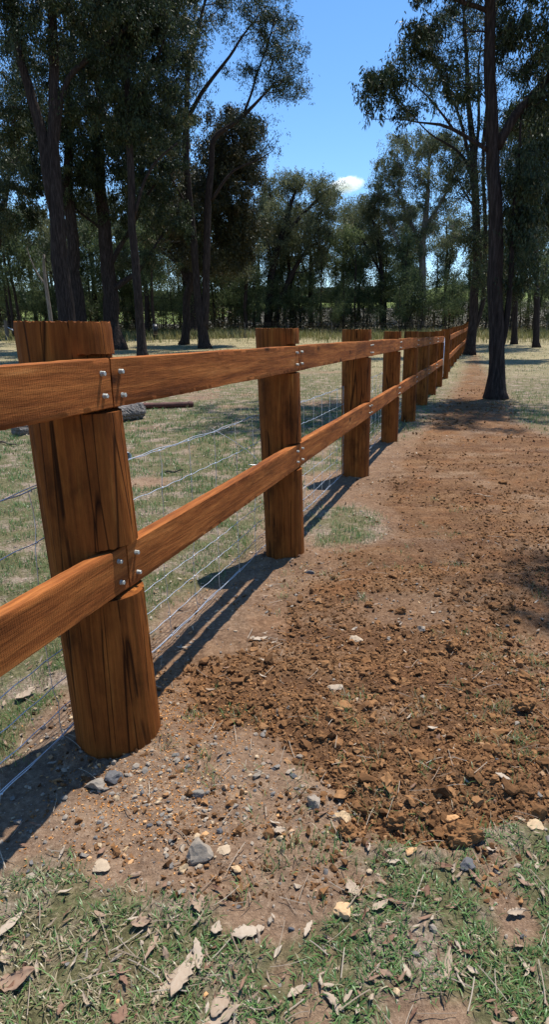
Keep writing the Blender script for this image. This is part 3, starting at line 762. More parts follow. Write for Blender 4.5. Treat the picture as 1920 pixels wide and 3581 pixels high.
def make_rail(parent, a0, a1, z0, z1, seed, label=None, nx=90, thick=.050, gap=.004, offset=0.0):
    """z0,z1: top heights at the two ends"""
    rg = np.random.default_rng(seed); nx = max(12, nx); L = a1 - a0 - 2 * gap
    xs = np.linspace(gap, gap + L, nx); h = .15
    # profile points round the section (y to the left, z down), finely divided
    ny, nzp = 4, 10; pr = []
    c = .003
    for t in np.linspace(c, h - c, nzp): pr.append((0, -t, 0, -1))
    for t in np.linspace(c, thick - c, ny): pr.append((t, -h, 1, 0))
    for t in np.linspace(h - c, c, nzp): pr.append((thick, -t, 0, 1))
    for t in np.linspace(thick - c, c, ny): pr.append((t, 0, -1, 0))
    pr = np.array(pr); m = len(pr)
    X, Q = np.meshgrid(xs, np.arange(m), indexing='ij')
    Y = pr[Q, 0].copy(); Z = pr[Q, 1].copy()
    f = (X - gap) / L
    n1 = vn(X * 5, pr[Q, 1] * 30 + seed, seed) - .5; n2 = vn(X * 55, Q * .9, seed + 3) - .5
    Y += -.003 * n1 * (pr[Q, 3] != 0) * np.sign(-pr[Q, 3] + 0) * -1 * 0 + .0014 * n2 * (pr[Q, 3] != 0)
    Z += .0016 * n2 * (pr[Q, 2] != 0) + .004 * (vn(X * 3, Q * 0 + seed, seed + 8) - .5) * np.where(pr[Q, 2] != 0, 1, 0)
    wav = .006 * np.sin(f * pi) * rg.uniform(-1, 1)
    Z = Z + z0 + (z1 - z0) * f + wav
    V = np.stack([X, Y + offset, Z], -1).reshape(-1, 3)
    i = np.arange(nx - 1)[:, None] * m; j = np.arange(m)[None]; k = (j + 1) % m
    F = [np.stack([i + j, i + m + j, i + m + k, i + k], -1).reshape(-1, 4)]
    F.append(np.arange(m)[None, :].copy()); F.append(((nx - 1) * m + np.arange(m))[None, ::-1].copy())
    F[1] = np.arange(m)[None]; F = [F[0], np.concatenate([F[1], F[2]])]
    o = mesh_np('rail', V, F, M['rail'], parent, smooth=True, loc=fpt(a0, 0, 0)); o.rotation_euler.z = ROTZ
    es = o.modifiers.new('edge', 'EDGE_SPLIT'); es.split_angle = radians(40)
    if label: o['label'] = label
    return o

def hex_bolt():
    V = []; F = []
    th = np.arange(6) * pi / 3
    def ring(r, y, n=6, ph=0): return np.stack([r * np.cos(np.arange(n) * 2 * pi / n + ph), np.full(n, y), r * np.sin(np.arange(n) * 2 * pi / n + ph)], 1)
    n = 18
    V = [ring(.0135, 0, n), ring(.0135, -.0025, n)]; f = [np.stack([np.arange(n), (np.arange(n) + 1) % n, n + (np.arange(n) + 1) % n, n + np.arange(n)], 1)]
    ngon = [np.arange(n)[None] + n]
    b = MB(); b.add(np.vstack(V) * [.60, 1, .60], f + ngon)
    h = [ring(.0074, -.0024), ring(.0074, -.0125), ring(.0064, -.0140)]
    q = np.arange(6); k = (q + 1) % 6
    b.add(np.vstack(h), [np.concatenate([np.stack([q, k, 6 + k, 6 + q], 1), np.stack([6 + q, 6 + k, 12 + k, 12 + q], 1)]), (12 + q)[None]])
    return b
_hb = hex_bolt(); _bolt_me = _hb.build('bolt', M['bolt']).data; bpy.data.objects.remove(bpy.data.objects['bolt'])
def bolt(parent, lx, z):
    o = bpy.data.objects.new('bolt', _bolt_me); COL.objects.link(o); o.parent = parent
    o.location = (lx, 0, z); o.rotation_euler = (0, R.uniform(0, 1), 0); return o

def wire_bay(parent, a0, a1, r0, r1, seed, zt=1.0):
    rg = np.random.default_rng(seed); b = MB(); gaps = [.05, .15, .25, .36, .49, .63, .78, .95]
    offs = -.262; n = 34
    al = np.linspace(a0, a1, n)
    zb = np.array([FZ(a, offs) for a in al])
    def wpt(a, h, jit=0): 
        s_ = (a - a0) / (a1 - a0); sag = -.012 * sin(pi * s_)
        return fpt(a, offs + .003 * sin(a * 7 + h * 9), float(np.interp(a, al, zb)) + h + sag + jit)
    for gi, h in enumerate(gaps):
        A = np.linspace(a0, a1, 80)
        pts = np.array([wpt(a, h, .0022 * sin(a * 42 + gi)) for a in A]); V, F = tube(pts, .0017 if gi not in (0, 7) else .0021, 5, False); b.add(V, F)
        if gi in (0, 7):
            pts = np.array([wpt(a, h + .006, .004 * sin(a * 16 + gi * 2)) for a in A]); V, F = tube(pts, .0017, 5, False); b.add(V, F)
    st_ = np.arange(a0 + .11, a1, .30)
    kv, kF = ico(1)
    for a in st_:
        pts = np.array([wpt(a + .004 * rg.normal() + .012 * sin(h * 6 + a), h) for h in np.linspace(.05, .95, 15)]); V, F = tube(pts, .0018, 5, False); b.add(V, F)
        for h in gaps: b.add(kv * [.005, .004, .005] + wpt(a + .012 * sin(h * 6 + a), h, .0035 * sin(a * 42)), kF)
    org = fpt(a0, offs, 0)
    return b.build('wire_mesh', M['galv'], parent, smooth=True, loc=org)

fence = empty('timber_fence', fpt(0, 0, 0), 'near run of orange brown post and rail fence ending at the small gate', 'fence')
fence.location = (0, 0, 0)
tops = [.035, .030, .026, .034, .022, .030, .028, .035, .060]
leans = [(0, 0), (.0, .052), (0, .030), (0, .01), (0, 0), (0, 0), (0, 0), (0, 0), (0, 0)]
for i, (s_, r_) in enumerate(zip(S1, R1)):
    make_post(fence, s_, r_, 40 + i, EYE + tops[i], FZ(s_), lean=leans[i], seg=176 if i in (1, 2) else 112, nz=90 if i < 4 else 40, centre=-(r_ - [.02, .048, .028, .004, .004, .004, .004, .004, .004][i]))
for i in range(8):
    a0, a1 = S1[i], S1[i + 1]
    for lv in (0, 2):
        z0 = rail_levels(a0)[lv]; z1 = rail_levels(a1)[lv]
        o = make_rail(fence, a0, a1, z0, z1, 70 + i * 3 + lv, nx=150 if i < 3 else 60)
        for e, x_ in ((0, .052), (1, a1 - a0 - .055)):
            jx = R.uniform(-.004, .004)
            bolt(o, x_ + jx, z0 - .040 + R.uniform(-.003, .003)); bolt(o, x_ + jx + .003, z0 - .112 + R.uniform(-.004, .004))
    wire_bay(fence, a0 + (.02), a1 - .0, 0, 0, 200 + i)
# loose wire tail near the second post
lw = MB(); A = np.linspace(0, 1, 24)
p0 = P(742, 1500, 3.15); p1 = P(850, 1555, 3.3); p2 = P(925, 1625, 3.35); p3 = P(868, 1624, 3.3)
bz = [(1 - a) ** 3 * p0 + 3 * (1 - a) ** 2 * a * p1 + 3 * (1 - a) * a * a * P(960, 1640, 3.35) + a ** 3 * p3 for a in A]
V, F = tube(np.array(bz), .0014, 5); lw.add(V, F); lw.build('loose_wire', M['galv'], fence, smooth=True)

# second run beyond the gate
fence2 = empty('timber_fence', (0, 0, 0), 'farther run of the same post and rail fence climbing away beyond the small gate', 'fence')
S2 = [20.45] + [20.45 + 2.45 * (i + 1) for i in range(14)]
def zt2(a): return (FZ(a) + 1.25) if a > 20.6 else FZ(a) + 1.29
for i, s_ in enumerate(S2):
    b_ = FZ(s_); o = make_post(fence2, s_, .135, 500 + i, b_ + (1.40 if i else 1.46), b_, seg=48, nz=24, notch=False, centre=-.16 if i else -.09)
for i in range(len(S2) - 1):
    for dz in (0, -.604):
        make_rail(fence2, S2[i], S2[i + 1], zt2(S2[i]) + dz, zt2(S2[i + 1]) + dz, 600 + i, nx=14)

# small galvanised gate between the two runs
gate = empty('metal_gate', fpt(18.5, -.12, FZ(18.4)), 'small galvanised metal gate with mesh infill, seen almost edge on between two timber posts', 'gate')
gb_ = MB(); ga0, ga1 = 18.50, 20.22; gz0, gz1 = FZ(19) + .10, FZ(19) + 1.22
def gp(a, z): return fpt(a, -.12, z)
ring_ = [gp(ga0, gz0), gp(ga1, gz0 + .03), gp(ga1, gz1 + .03), gp(ga0, gz1)]
for q in range(4):
    V, F = tube(np.array([ring_[q], ring_[(q + 1) % 4]]), .019, 10); gb_.add(V, F)
V, F = tube(np.array([gp(ga0, (gz0 + gz1) / 2), gp(ga1, (gz0 + gz1) / 2)]), .014, 8); gb_.add(V, F)
g_ = gb_.build('gate_frame', M['galv'], gate, smooth=True); g_.location = -np.array(gate.location)
gm = MB()
for a in np.linspace(ga0 + .1, ga1 - .1, 14): V, F = tube(np.array([gp(a, gz0), gp(a, gz1)]), .0022, 5, False); gm.add(V, F)
for z in np.linspace(gz0 + .1, gz1 - .1, 10): V, F = tube(np.array([gp(ga0, z), gp(ga1, z)]), .0022, 5, False); gm.add(V, F)
g_ = gm.build('mesh_infill', M['galv'], gate); g_.location = -np.array(gate.location)
for z in (gz0 + .15, gz1 - .15):
    hm = MB(); V, F = tube(np.array([gp(ga1 - .02, z), gp(ga1 + .10, z)]), .010, 8); hm.add(V, F); V, F = tube(np.array([gp(ga1 + .02, z - .03), gp(ga1 + .02, z + .03)]), .024, 10); hm.add(V, F)
    g_ = hm.build('hinge', M['galv'], gate); g_.location = -np.array(gate.location)

# far wire fence with steel pickets
wf = empty('wire_fence', (0, 0, 0), 'low wire fence on thin steel pickets crossing behind the whole paddock', 'fence')
def fz2(x): return 53.5 + .03 * x
xs_ = np.arange(-31, 27, 3.55)
for x_ in xs_:
    y_ = fz2(x_); z_ = float(base_h(x_, y_)); b = MB(); hh = R.uniform(1.15, 1.3)
    for a in (0, 2 * pi / 3, 4 * pi / 3):
        d_ = np.array([cos(a), sin(a), 0]); e_ = np.array([-sin(a), cos(a), 0]) * .004
        q = [d_ * 0 - e_, d_ * .028 - e_, d_ * .028 + e_, e_ * 1.0]
        Vq = np.array(q + [p + np.array([R.normal(0, .01), 0, hh]) for p in q]); b.add(Vq, np.array([[0, 1, 5, 4], [1, 2, 6, 5], [2, 3, 7, 6], [4, 5, 6, 7]]))
    b.build('picket', M['greypost'], wf).location = (x_, y_, z_)
for h in (.25, .5, .75, 1.0, 1.15):
    X_ = np.linspace(-32, 27, 60); V, F = tube(np.array([[a, fz2(a), float(base_h(a, fz2(a))) + h + .01 * sin(a)] for a in X_]), .0022, 4, False)
    b = MB(); b.add(V, F); b.build('wire', M['greypost'], wf)
sp = P(20, 1145, 50); zz = float(base_h(sp[0], sp[1])); b = MB()
V, F = tube(np.array([[sp[0], 50, zz - .1], [sp[0], 50, zz + .9], [sp[0], 50, zz + 1.45]]), [.14, .13, .125], 12, seed=4, rough=.08); b.add(V, F)
b.build('strainer_post', M['greypost'], wf)
b = MB(); V, F = tube(np.array([[sp[0], 50, zz + 1.0], [sp[0] + 1.6, 50, zz + .15]]), .035, 8); b.add(V, F); b.build('diagonal_stay', M['galv'], wf)

# ------------------------------------------------------------------ things lying in the paddock
def along_log(pa, pb, r0, r1, seed, hollow=False, n=22, m=26, bend=.05):
    rg = np.random.default_rng(seed); t = np.linspace(0, 1, m)
    c = pa[None] + (pb - pa)[None] * t[:, None]; c[:, 2] += bend * np.sin(t * pi); rad = r0 + (r1 - r0) * t
    rad = rad * (1 + .10 * np.sin(t * 9 + seed) + .05 * rg.random(m))
    V, F = tube(c, rad, n, not hollow, seed, .16)
    return V, F
pa = gpt(330, 1490); pb = gpt(492, 1462); pa[2] += .14; pb[2] += .14
b = MB(); m_ = 30; tt = np.linspace(0, 1, m_); cc = pa + (pb - pa) * tt[:, None]; rd = .155 * (1 + .1 * np.sin(tt * 8)); rd[-3:] *= [.98, .92, .82]
V, F = tube(cc, rd, 26, False, 3, .14); Vi, Fi = tube(cc, rd * .62, 26, False, 5, .2); 
b.add(V, F); b.add(Vi, [f[:, ::-1] for f in Fi])
b.add(np.vstack([V[-26:], Vi[-26:]]), np.stack([np.arange(26), (np.arange(26) + 1) % 26, 26 + (np.arange(26) + 1) % 26, 26 + np.arange(26)], 1))
V, F = tube(np.array([pa + [0, 0, .10], pa * .45 + pb * .55 + [0, 0, .16]]), [.06, .03], 10, True, 8, .3); b.add(V, F)
o = b.build('hollow_log', M['oldlog'], loc=pb); tag(o, 'grey weathered hollow log lying on grass behind the nearest post', 'log')
pa = gpt(480, 1432); pb = gpt(676, 1424); pa[2] += .07; pb[2] += .055; dd = (pb - pa) / np.linalg.norm(pb - pa)
b = MB(); V, F = tube(np.array([pa, pa * .5 + pb * .5, pb]), [.060, .058, .055], 18); b.add(V, F)
V, F = tube(np.array([pb - dd * .10, pb - dd * .02]), .064, 18); b.add(V, F)
o = b.build('rusty_pipe', M['rust'], loc=pa); tag(o, 'dark red rusty steel pipe lying in the paddock beside the hollow log', 'pipe')
pb = gpt(446, 1612); pb[2] += .052; pa = pb + np.array([-.55, .75, .02]); dd = (pb - pa) / np.linalg.norm(pb - pa)
b = MB(); V, F = tube(np.array([pa, pb]), .052, 22, False); b.add(V, F); Vi, Fi = tube(np.array([pa, pb]), .046, 22, False); b.add(Vi, [f[:, ::-1] for f in Fi])
for e in (0, 1):
    s_ = slice(e * 22, e * 22 + 22); q = np.arange(22); k = (q + 1) % 22; b.add(np.vstack([V[s_], Vi[s_]]), np.stack([q, k, 22 + k, 22 + q], 1))
o = b.build('plastic_pipe', M['pvc'], loc=pb); tag(o, 'white plastic pipe with open end showing just past the nearest post', 'pipe')
pa = gpt(55, 1525); pb = gpt(190, 1500); pa[2] += .09; pb[2] += .08
b = MB(); V, F = tube(np.array([pa, pa * .6 + pb * .4, pb]), [.10, .095, .085], 12, True, 12, .22); b.add(V, F)
V, F = tube(np.array([pa + [.05, 0, .05], pa + [-.02, .02, -.11]]), [.05, .035], 8, True, 2, .2); b.add(V, F)
o = b.build('short_log', M['oldlog'], loc=pa); tag(o, 'short grey split log under the first rail at the left border', 'log')
for n_, (x0, y0, x1, y1, lb) in enumerate([(0, 1552, 60, 1562, 'thin dead stick on the grass at the left border'), (575, 1656, 640, 1650, 'short bark covered stick in the grass behind the wire mesh')]):
    pa = gpt(x0, y0, .02); pb = gpt(x1, y1, .02); t_ = np.linspace(0, 1, 7)[:, None]; c = pa + (pb - pa) * t_; c[:, 2] += .01 * np.sin(t_[:, 0] * 9)
    V, F = tube(c, np.linspace(.014, .007, 7), 7, True, n_, .3); b = MB(); b.add(V, F); tag(b.build('stick', M['twig'], loc=pa), lb, 'stick')

# ------------------------------------------------------------------ trees
def resample(pts, rad, step):
    pts = np.asarray(pts, float); rad = np.asarray(rad, float)
    # catmull-like smoothing by chaikin
    for _ in range(2):
        a = pts[:-1] * .75 + pts[1:] * .25; b = pts[:-1] * .25 + pts[1:] * .75
        ra = rad[:-1] * .75 + rad[1:] * .25; rb = rad[:-1] * .25 + rad[1:] * .75
        q = np.empty((len(a) * 2, 3)); q[0::2] = a; q[1::2] = b; s = np.empty(len(a) * 2); s[0::2] = ra; s[1::2] = rb
        pts = np.vstack([pts[:1], q, pts[-1:]]); rad = np.concatenate([rad[:1], s, rad[-1:]])
    d = np.concatenate([[0], np.cumsum(np.linalg.norm(np.diff(pts, axis=0), axis=1))]); n = max(3, int(d[-1] / step))
    t = np.linspace(0, d[-1], n)
    return np.stack([np.interp(t, d, pts[:, i]) for i in range(3)], 1), np.interp(t, d, rad)

def grow(name, label, stems, blobs, seed, leafmat='leaf', nleaf=40000, leafsize=(.10, .026), spread=.28, group=None, cat='tree',
         twig_r=.006, step=.35, tips=170, barkmat='bark', dead=None, droop=.5, flare=True, up=1.0):
    """stems: [(pts(world), radii)], blobs: [(centre, (rx,ry,rz), weight)]"""
    rg = np.random.default_rng(seed)
    root = np.asarray(stems[0][0][0], float)
    t = empty(name, root, label, cat, group)
    tb_ = MB(); nodes = []; par = []; fixed = []
    for si, (pts, rad) in enumerate(stems):
        q, r = resample(pts, rad, step)
        nn = 14 if r[0] > .12 else 8
        if flare and si == 0: r = r * (1 + .55 * np.exp(-np.linalg.norm(q - q[0], axis=1) / .28))
        rr_ = .10 if r[0] > .05 else .0
        wob = np.stack([np.interp(np.arange(len(q)), np.arange(0, len(q) + 4, 4), rg.normal(0, r.mean() * .25, len(range(0, len(q) + 4, 4)))) for _ in range(2)], 1)
        wob[0] = 0; q = q.copy(); q[:, :2] += wob
        V, F = tube(q, r, nn, True, seed + si, rr_); tb_.add(V, F)
        base = len(nodes)
        for a in range(len(q)):
            nodes.append(q[a]); par.append(base + a - 1 if a else -1); fixed.append(r[a])
    nst = len(nodes)
    zmin = root[2]
    # attractors
    W = np.array([b[2] for b in blobs], float); cnt = np.maximum(1, np.round(W / W.sum() * tips)).astype(int)
    att = []
    for (c, rad, w_), k in zip(blobs, cnt):
        d = rg.normal(size=(k, 3)); d /= np.linalg.norm(d, axis=1)[:, None]; rr2 = rg.random(k) ** .45
        att.append(np.asarray(c) + d * rr2[:, None] * np.asarray(rad))
    att = np.vstack(att)
    NP = np.array(nodes); dist0 = np.array([np.min(np.linalg.norm(NP - a, axis=1)) for a in att]); att = att[np.argsort(dist0)]
    nodes = list(NP); tipidx = []
    cap_ = nst + len(att) * 8; arr = np.zeros((cap_, 3)); arr[:nst] = NP; n_ = nst
    for a in att:
        c = arr[:n_]; dv = a - c; dist = np.linalg.norm(dv, axis=1); xy = np.hypot(dv[:, 0], dv[:, 1])
        cost = dist + 1.4 * up * np.maximum(0, c[:, 2] - a[2] + .35 * xy)
        k = int(np.argmin(cost)); p0 = c[k].copy(); L = dist[k]; m = int(np.clip(L / step, 1, 7))
        bendv = np.array([rg.normal(0, .10), rg.normal(0, .10), -.14]) * L
        prev = k
        for s_ in range(1, m + 1):
            f = s_ / m; q = p0 + (a - p0) * f + bendv * sin(pi * f) + rg.normal(0, .035, 3) * L ** .5 * (f < 1)
            arr[n_] = q; par.append(prev); prev = n_; n_ += 1
        tipidx.append(n_ - 1)
    arr = arr[:n_]; par = np.array(par)
    rad = np.zeros(n_); ex = 2.35; acc = np.zeros(n_); isleaf = np.ones(n_, bool); isleaf[par[par >= 0]] = False
    acc[isleaf] = twig_r ** ex
    for q in range(n_ - 1, nst - 1, -1):
        acc[q] = max(acc[q], twig_r ** ex); acc[par[q]] += acc[q]
    rad = acc ** (1 / ex)
    for q in range(nst, n_): rad[q] = min(rad[q], (fixed[par[q]] * .75) if par[q] < nst else rad[par[q]])
    # branch tubes, 1 frustum an edge
    e = np.arange(nst, n_); p = arr[par[e]]; c = arr[e]; r1 = rad[e]; pr_ = np.where(par[e] < nst, rad[e] * 1.5, rad[par[e]]); r0 = np.minimum(pr_, r1 * 1.5)
    for ns, sel in ((7, r1 > .03), (4, r1 <= .03)):
        if not sel.any(): continue
        p_, c_, a0_, a1_ = p[sel], c[sel], r0[sel], r1[sel]
        d = c_ - p_; L = np.linalg.norm(d, axis=1)[:, None] + 1e-9; d = d / L; c_ = c_ + d * a1_[:, None] * .4
        ref = np.where(np.abs(d[:, 2:3]) < .8, np.array([[0, 0, 1.0]]), np.array([[1.0, 0, 0]]))
        u = np.cross(ref, d); u /= np.linalg.norm(u, axis=1)[:, None]; v = np.cross(d, u)
        th = np.arange(ns) / ns * 2 * pi; cs = np.cos(th)[None, :, None]; sn = np.sin(th)[None, :, None]
        A_ = p_[:, None] + a0_[:, None, None] * (u[:, None] * cs + v[:, None] * sn); B_ = c_[:, None] + a1_[:, None, None] * (u[:, None] * cs + v[:, None] * sn)
        Vv = np.concatenate([A_, B_], 1).reshape(-1, 3); bb = (np.arange(len(p_)) * 2 * ns)[:, None, None]; j = np.arange(ns); k = (j + 1) % ns
        Q = np.stack([j, k, ns + k, ns + j], 1)[None] + bb; tb_.add(Vv, Q.reshape(-1, 4))
    tr = tb_.build('trunk', M[barkmat], t, smooth=True); tr.data.transform(__import__('mathutils').Matrix.Translation([-float(v_) for v_ in root]))
    # leaves
    tipidx = np.array(tipidx); T = arr[tipidx]; Tp = arr[par[tipidx]]
    if leafmat == 'leaf': nleaf = int(nleaf * (.72 if root[0] > 0 else .54)); leafsize = (leafsize[0] * 1.22, leafsize[1] * 1.25)
    k = rg.integers(0, len(T), nleaf); clump = rg.uniform(.25, 1.6, len(T)); k = rg.choice(len(T), nleaf, p=clump / clump.sum())
    f = rg.random(nleaf) ** .6
    cs_ = rg.uniform(.6, 1.35, len(T))[k] * spread
    # sub clusters in each clump
    nsub = 7; sub = rg.normal(0, 1, (len(T), nsub, 3)) * [1, 1, .6]; si = rg.integers(0, nsub, nleaf)
    pos = Tp[k] + (T[k] - Tp[k]) * f[:, None] + sub[k, si] * cs_[:, None] * .8 + rg.normal(0, 1, (nleaf, 3)) * [.27, .27, .36] * cs_[:, None]
    pos[:, 2] -= droop * cs_ * rg.random(nleaf)
    dr = rg.normal(0, .55, (nleaf, 3)); dr[:, 2] -= 1.0 * droop * 2; dr /= np.linalg.norm(dr, axis=1)[:, None]
    sd3 = np.cross(dr, rg.normal(0, 1, (nleaf, 3))); sd3 /= np.linalg.norm(sd3, axis=1)[:, None]
    L = leafsize[0] * rg.uniform(.6, 1.3, nleaf); Wd = leafsize[1] * rg.uniform(.7, 1.3, nleaf)
    V = np.stack([pos, pos + dr * (L * .4)[:, None] + sd3 * Wd[:, None] / 2, pos + dr * L[:, None], pos + dr * (L * .4)[:, None] - sd3 * Wd[:, None] / 2], 1) - root
    ct = rg.normal(0, .16, len(T))[k]
    tint = np.clip(.45 + ct + rg.normal(0, .2, nleaf), 0, 1)
    mesh_np('crown', V.reshape(-1, 3), np.arange(nleaf * 4).reshape(-1, 4), M[leafmat], t, attrs={'tint': np.repeat(tint, 4)})
    return t

def stem_px(pts, Y, rads):
    """pts [(px,py,dY)], first one lands on the ground"""
    q = [P(a[0], a[1], Y + (a[2] if len(a) > 2 else 0)) for a in pts]
    return q, rads
def ground_first(st_):
    q, r = st_; q = [np.array(p) for p in q]; z = float(base_h(q[0][0], q[0][1])); q[0] = np.array([q[0][0], q[0][1], z - .08]); return q, r
def blob(px, py, rx, ry, Y, dY=0, rz=None, w=None):
    c = P(px, py, Y + dY); s = (Y + dY) / FPX * 1.0; r = (rx * s, (rz if rz else rx * s), ry * s)
    return (c, r, w if w else rx * ry / 1e4)

PALE = 'twig'
# left grove --------------------------------------------------------------
Y = 29; grow('gum_tree', 'thick dark trunk directly above the nearest post, forking high with a big left limb', [
    ground_first(stem_px([(232, 1200), (225, 1060), (212, 900), (196, 760), (188, 600), (186, 420), (182, 200), (178, -60), (170, -420)], Y, [.40, .37, .34, .31, .28, .22, .19, .15, .08])),
    stem_px([(196, 760), (165, 600), (140, 480), (112, 330), (75, 220), (40, 60), (20, -200)], Y, [.27, .24, .23, .19, .15, .12, .06]),
    stem_px([(190, 560), (215, 290), (300, 210), (420, 120), (520, 20, 1)], Y, [.12, .11, .10, .07, .04])],
    [blob(60, 60, 170, 150, Y, 0), blob(250, -60, 230, 170, Y, 1), blob(430, 60, 170, 140, Y, 0), blob(30, 330, 120, 100, Y, 1), blob(-40, -180, 200, 160, Y), blob(330, 220, 130, 90, Y, 2), blob(20, 500, 110, 60, Y, 2), blob(280, 380, 90, 80, Y, 1)], 1, nleaf=120000, tips=420, leafsize=(.13, .036))
Y = 37; grow('gum_tree', 'dark trunk just right of the thickest trunk, partly behind the nearest post', [
    ground_first(stem_px([(285, 1180), (272, 1060), (262, 940), (242, 800), (232, 640), (240, 420), (250, 150), (250, -200)], Y, [.42, .38, .34, .30, .26, .20, .14, .07])),
    stem_px([(255, 900), (225, 780), (190, 690), (130, 600), (60, 560)], Y, [.12, .10, .09, .06, .04])],
    [blob(120, 640, 190, 110, Y, 1), blob(260, 430, 140, 130, Y), blob(60, 470, 120, 80, Y, 1), blob(260, 120, 220, 160, Y), blob(260, 640, 110, 90, Y, 1), blob(30, 780, 100, 60, Y, 1)], 2, leafmat='leaf', nleaf=95000, tips=330, leafsize=(.15, .045))
Y = 38; grow('gum_tree', 'heavy black trunk with low crooked limbs reaching right', [
    ground_first(stem_px([(405, 1217), (392, 1100), (378, 960), (366, 800), (352, 640), (340, 520), (332, 350), (330, 120), (335, -200)], Y, [.50, .44, .40, .36, .30, .25, .2, .15, .08])),
    stem_px([(392, 1020), (430, 985), (480, 955), (530, 880), (580, 800, 1), (640, 770, 1)], Y, [.18, .16, .12, .08, .06, .03]),
    stem_px([(385, 930), (420, 860), (455, 810), (500, 700), (560, 620)], Y, [.15, .13, .11, .08, .04]),
    stem_px([(370, 820), (330, 780), (270, 740), (230, 690)], Y, [.10, .08, .06, .03])],
    [blob(420, 500, 190, 150, Y), blob(380, 270, 190, 170, Y), blob(540, 640, 130, 100, Y), blob(440, 760, 150, 70, Y, 1), blob(300, 600, 100, 100, Y, -1), blob(500, 380, 120, 120, Y, 1), blob(420, 20, 220, 160, Y), blob(620, 780, 90, 60, Y), blob(560, 900, 70, 40, Y)], 3, nleaf=130000, tips=440, leafsize=(.15, .045))
Y = 30; grow('gum_tree', 'slim brown leaning trunk in front of the heavy black trunk', [
    ground_first(stem_px([(500, 1245), (486, 1120), (474, 980), (466, 840), (460, 640), (452, 450), (445, 250), (440, 0), (440, -350)], Y, [.22, .19, .175, .165, .15, .135, .12, .10, .05])),
    stem_px([(468, 760), (500, 640), (545, 560), (620, 500)], Y, [.08, .07, .05, .03]), stem_px([(455, 420), (500, 300), (560, 190), (600, 60)], Y, [.09, .08, .06, .03])],
    [blob(520, 180, 150, 150, Y), blob(440, -60, 220, 160, Y), blob(560, 420, 120, 110, Y, 1), blob(600, 20, 130, 120, Y, 1), blob(420, 380, 110, 90, Y)], 4, nleaf=85000, tips=300, leafsize=(.13, .038))
Y = 39; grow('gum_tree', 'twin stemmed tree of the left grove whose limb arches right over open sky', [
    ground_first(stem_px([(716, 1213), (712, 1150), (694, 1060), (678, 900), (664, 720), (650, 520), (645, 380), (655, 260), (690, 130), (720, 0), (740, -180)], Y, [.34, .30, .22, .21, .19, .17, .15, .13, .10, .07, .04])),
    stem_px([(714, 1150), (722, 1040), (724, 880), (730, 720), (738, 560), (748, 480), (790, 450), (850, 405), (900, 355), (960, 300)], Y, [.24, .22, .20, .19, .16, .14, .13, .10, .07, .04]),
    stem_px([(740, 700), (790, 620), (830, 585), (890, 565), (950, 530)], Y, [.10, .08, .06, .04, .02]),
    stem_px([(652, 420), (700, 330), (760, 250), (810, 190), (850, 120), (900, 60)], Y, [.12, .11, .09, .07, .05, .03]),
    stem_px([(850, 405), (880, 330), (900, 250), (940, 150), (960, 60)], Y, [.08, .06, .05, .04, .03]),
    stem_px([(668, 740), (620, 660), (560, 560)], Y, [.07, .05, .03])],
    [blob(1000, 230, 80, 100, Y, 0, None, 1.3), blob(940, 90, 90, 100, Y, 1, None, 1.5), blob(870, 10, 110, 90, Y, 0, None, 1.1), blob(860, 250, 70, 60, Y, 0, None, .35), blob(960, 310, 90, 20, Y, 0, None, .3),
     blob(720, 30, 100, 90, Y, 0, None, .8), blob(620, 140, 110, 130, Y, 1, None, 1.6), blob(960, 500, 50, 40, Y, 0, None, .12), blob(890, 420, 80, 35, Y, 0, None, .25), blob(640, 330, 90, 90, Y, 0, None, .9)],
    5, nleaf=68000, tips=440, leafsize=(.12, .030), spread=.30, twig_r=.012)
Y = 43; grow('gum_tree', 'dense olive brown crown behind the twin stemmed tree', [
    ground_first(stem_px([(640, 1185), (655, 1050), (690, 900), (740, 760), (770, 640), (790, 520)], Y, [.26, .24, .2, .16, .12, .06])),
    stem_px([(680, 930), (760, 860), (830, 800)], Y, [.10, .08, .04]), stem_px([(665, 1000), (600, 900), (560, 800)], Y, [.10, .08, .04])],
    [blob(810, 480, 95, 90, Y, 0, None, 1.6), blob(790, 640, 120, 110, Y, 0, None, 2.2), blob(830, 800, 85, 110, Y, 0, None, 1.7), blob(700, 720, 110, 120, Y, 0, None, 1.6), blob(760, 900, 110, 60, Y, 0, None, .9), blob(860, 560, 60, 70, Y, 0, None, .8), blob(610, 820, 90, 70, Y, 0, None, .7)],
    6, leafmat='leafbrown', nleaf=110000, tips=330, leafsize=(.16, .055), spread=.42)
Y = 57; grow('gum_tree', 'stout trunk with spreading roots standing at the rear of the grove', [
    ground_first(stem_px([(668, 1158), (665, 1050), (660, 940), (655, 800), (650, 600), (640, 400)], Y, [.60, .50, .46, .38, .28, .12])),
    stem_px([(660, 960), (600, 900), (540, 870)], Y, [.2, .15, .08])],
    [blob(600, 600, 170, 140, Y, 0, None, 2), blob(560, 780, 120, 80, Y, 0, None, .8), blob(500, 450, 180, 150, Y, 0, None, 2), blob(700, 880, 70, 50, Y, 0, None, .5)], 7, leafmat='leafbrown', nleaf=60000, tips=200, leafsize=(.24, .085), spread=.6)
Y = 47; grow('gum_tree', 'leafy tree filling the far left behind the thick trunks', [
    ground_first(stem_px([(-40, 1200), (-30, 1000), (0, 800), (30, 600), (50, 450)], Y, [.3, .26, .2, .15, .08]))],
    [blob(-20, 760, 110, 100, Y), blob(40, 600, 120, 90, Y), blob(60, 420, 140, 120, Y), blob(150, 850, 70, 50, Y, 0, None, .3), blob(100, 250, 150, 120, Y)], 8, nleaf=45000, tips=200, leafsize=(.16, .05), spread=.42)
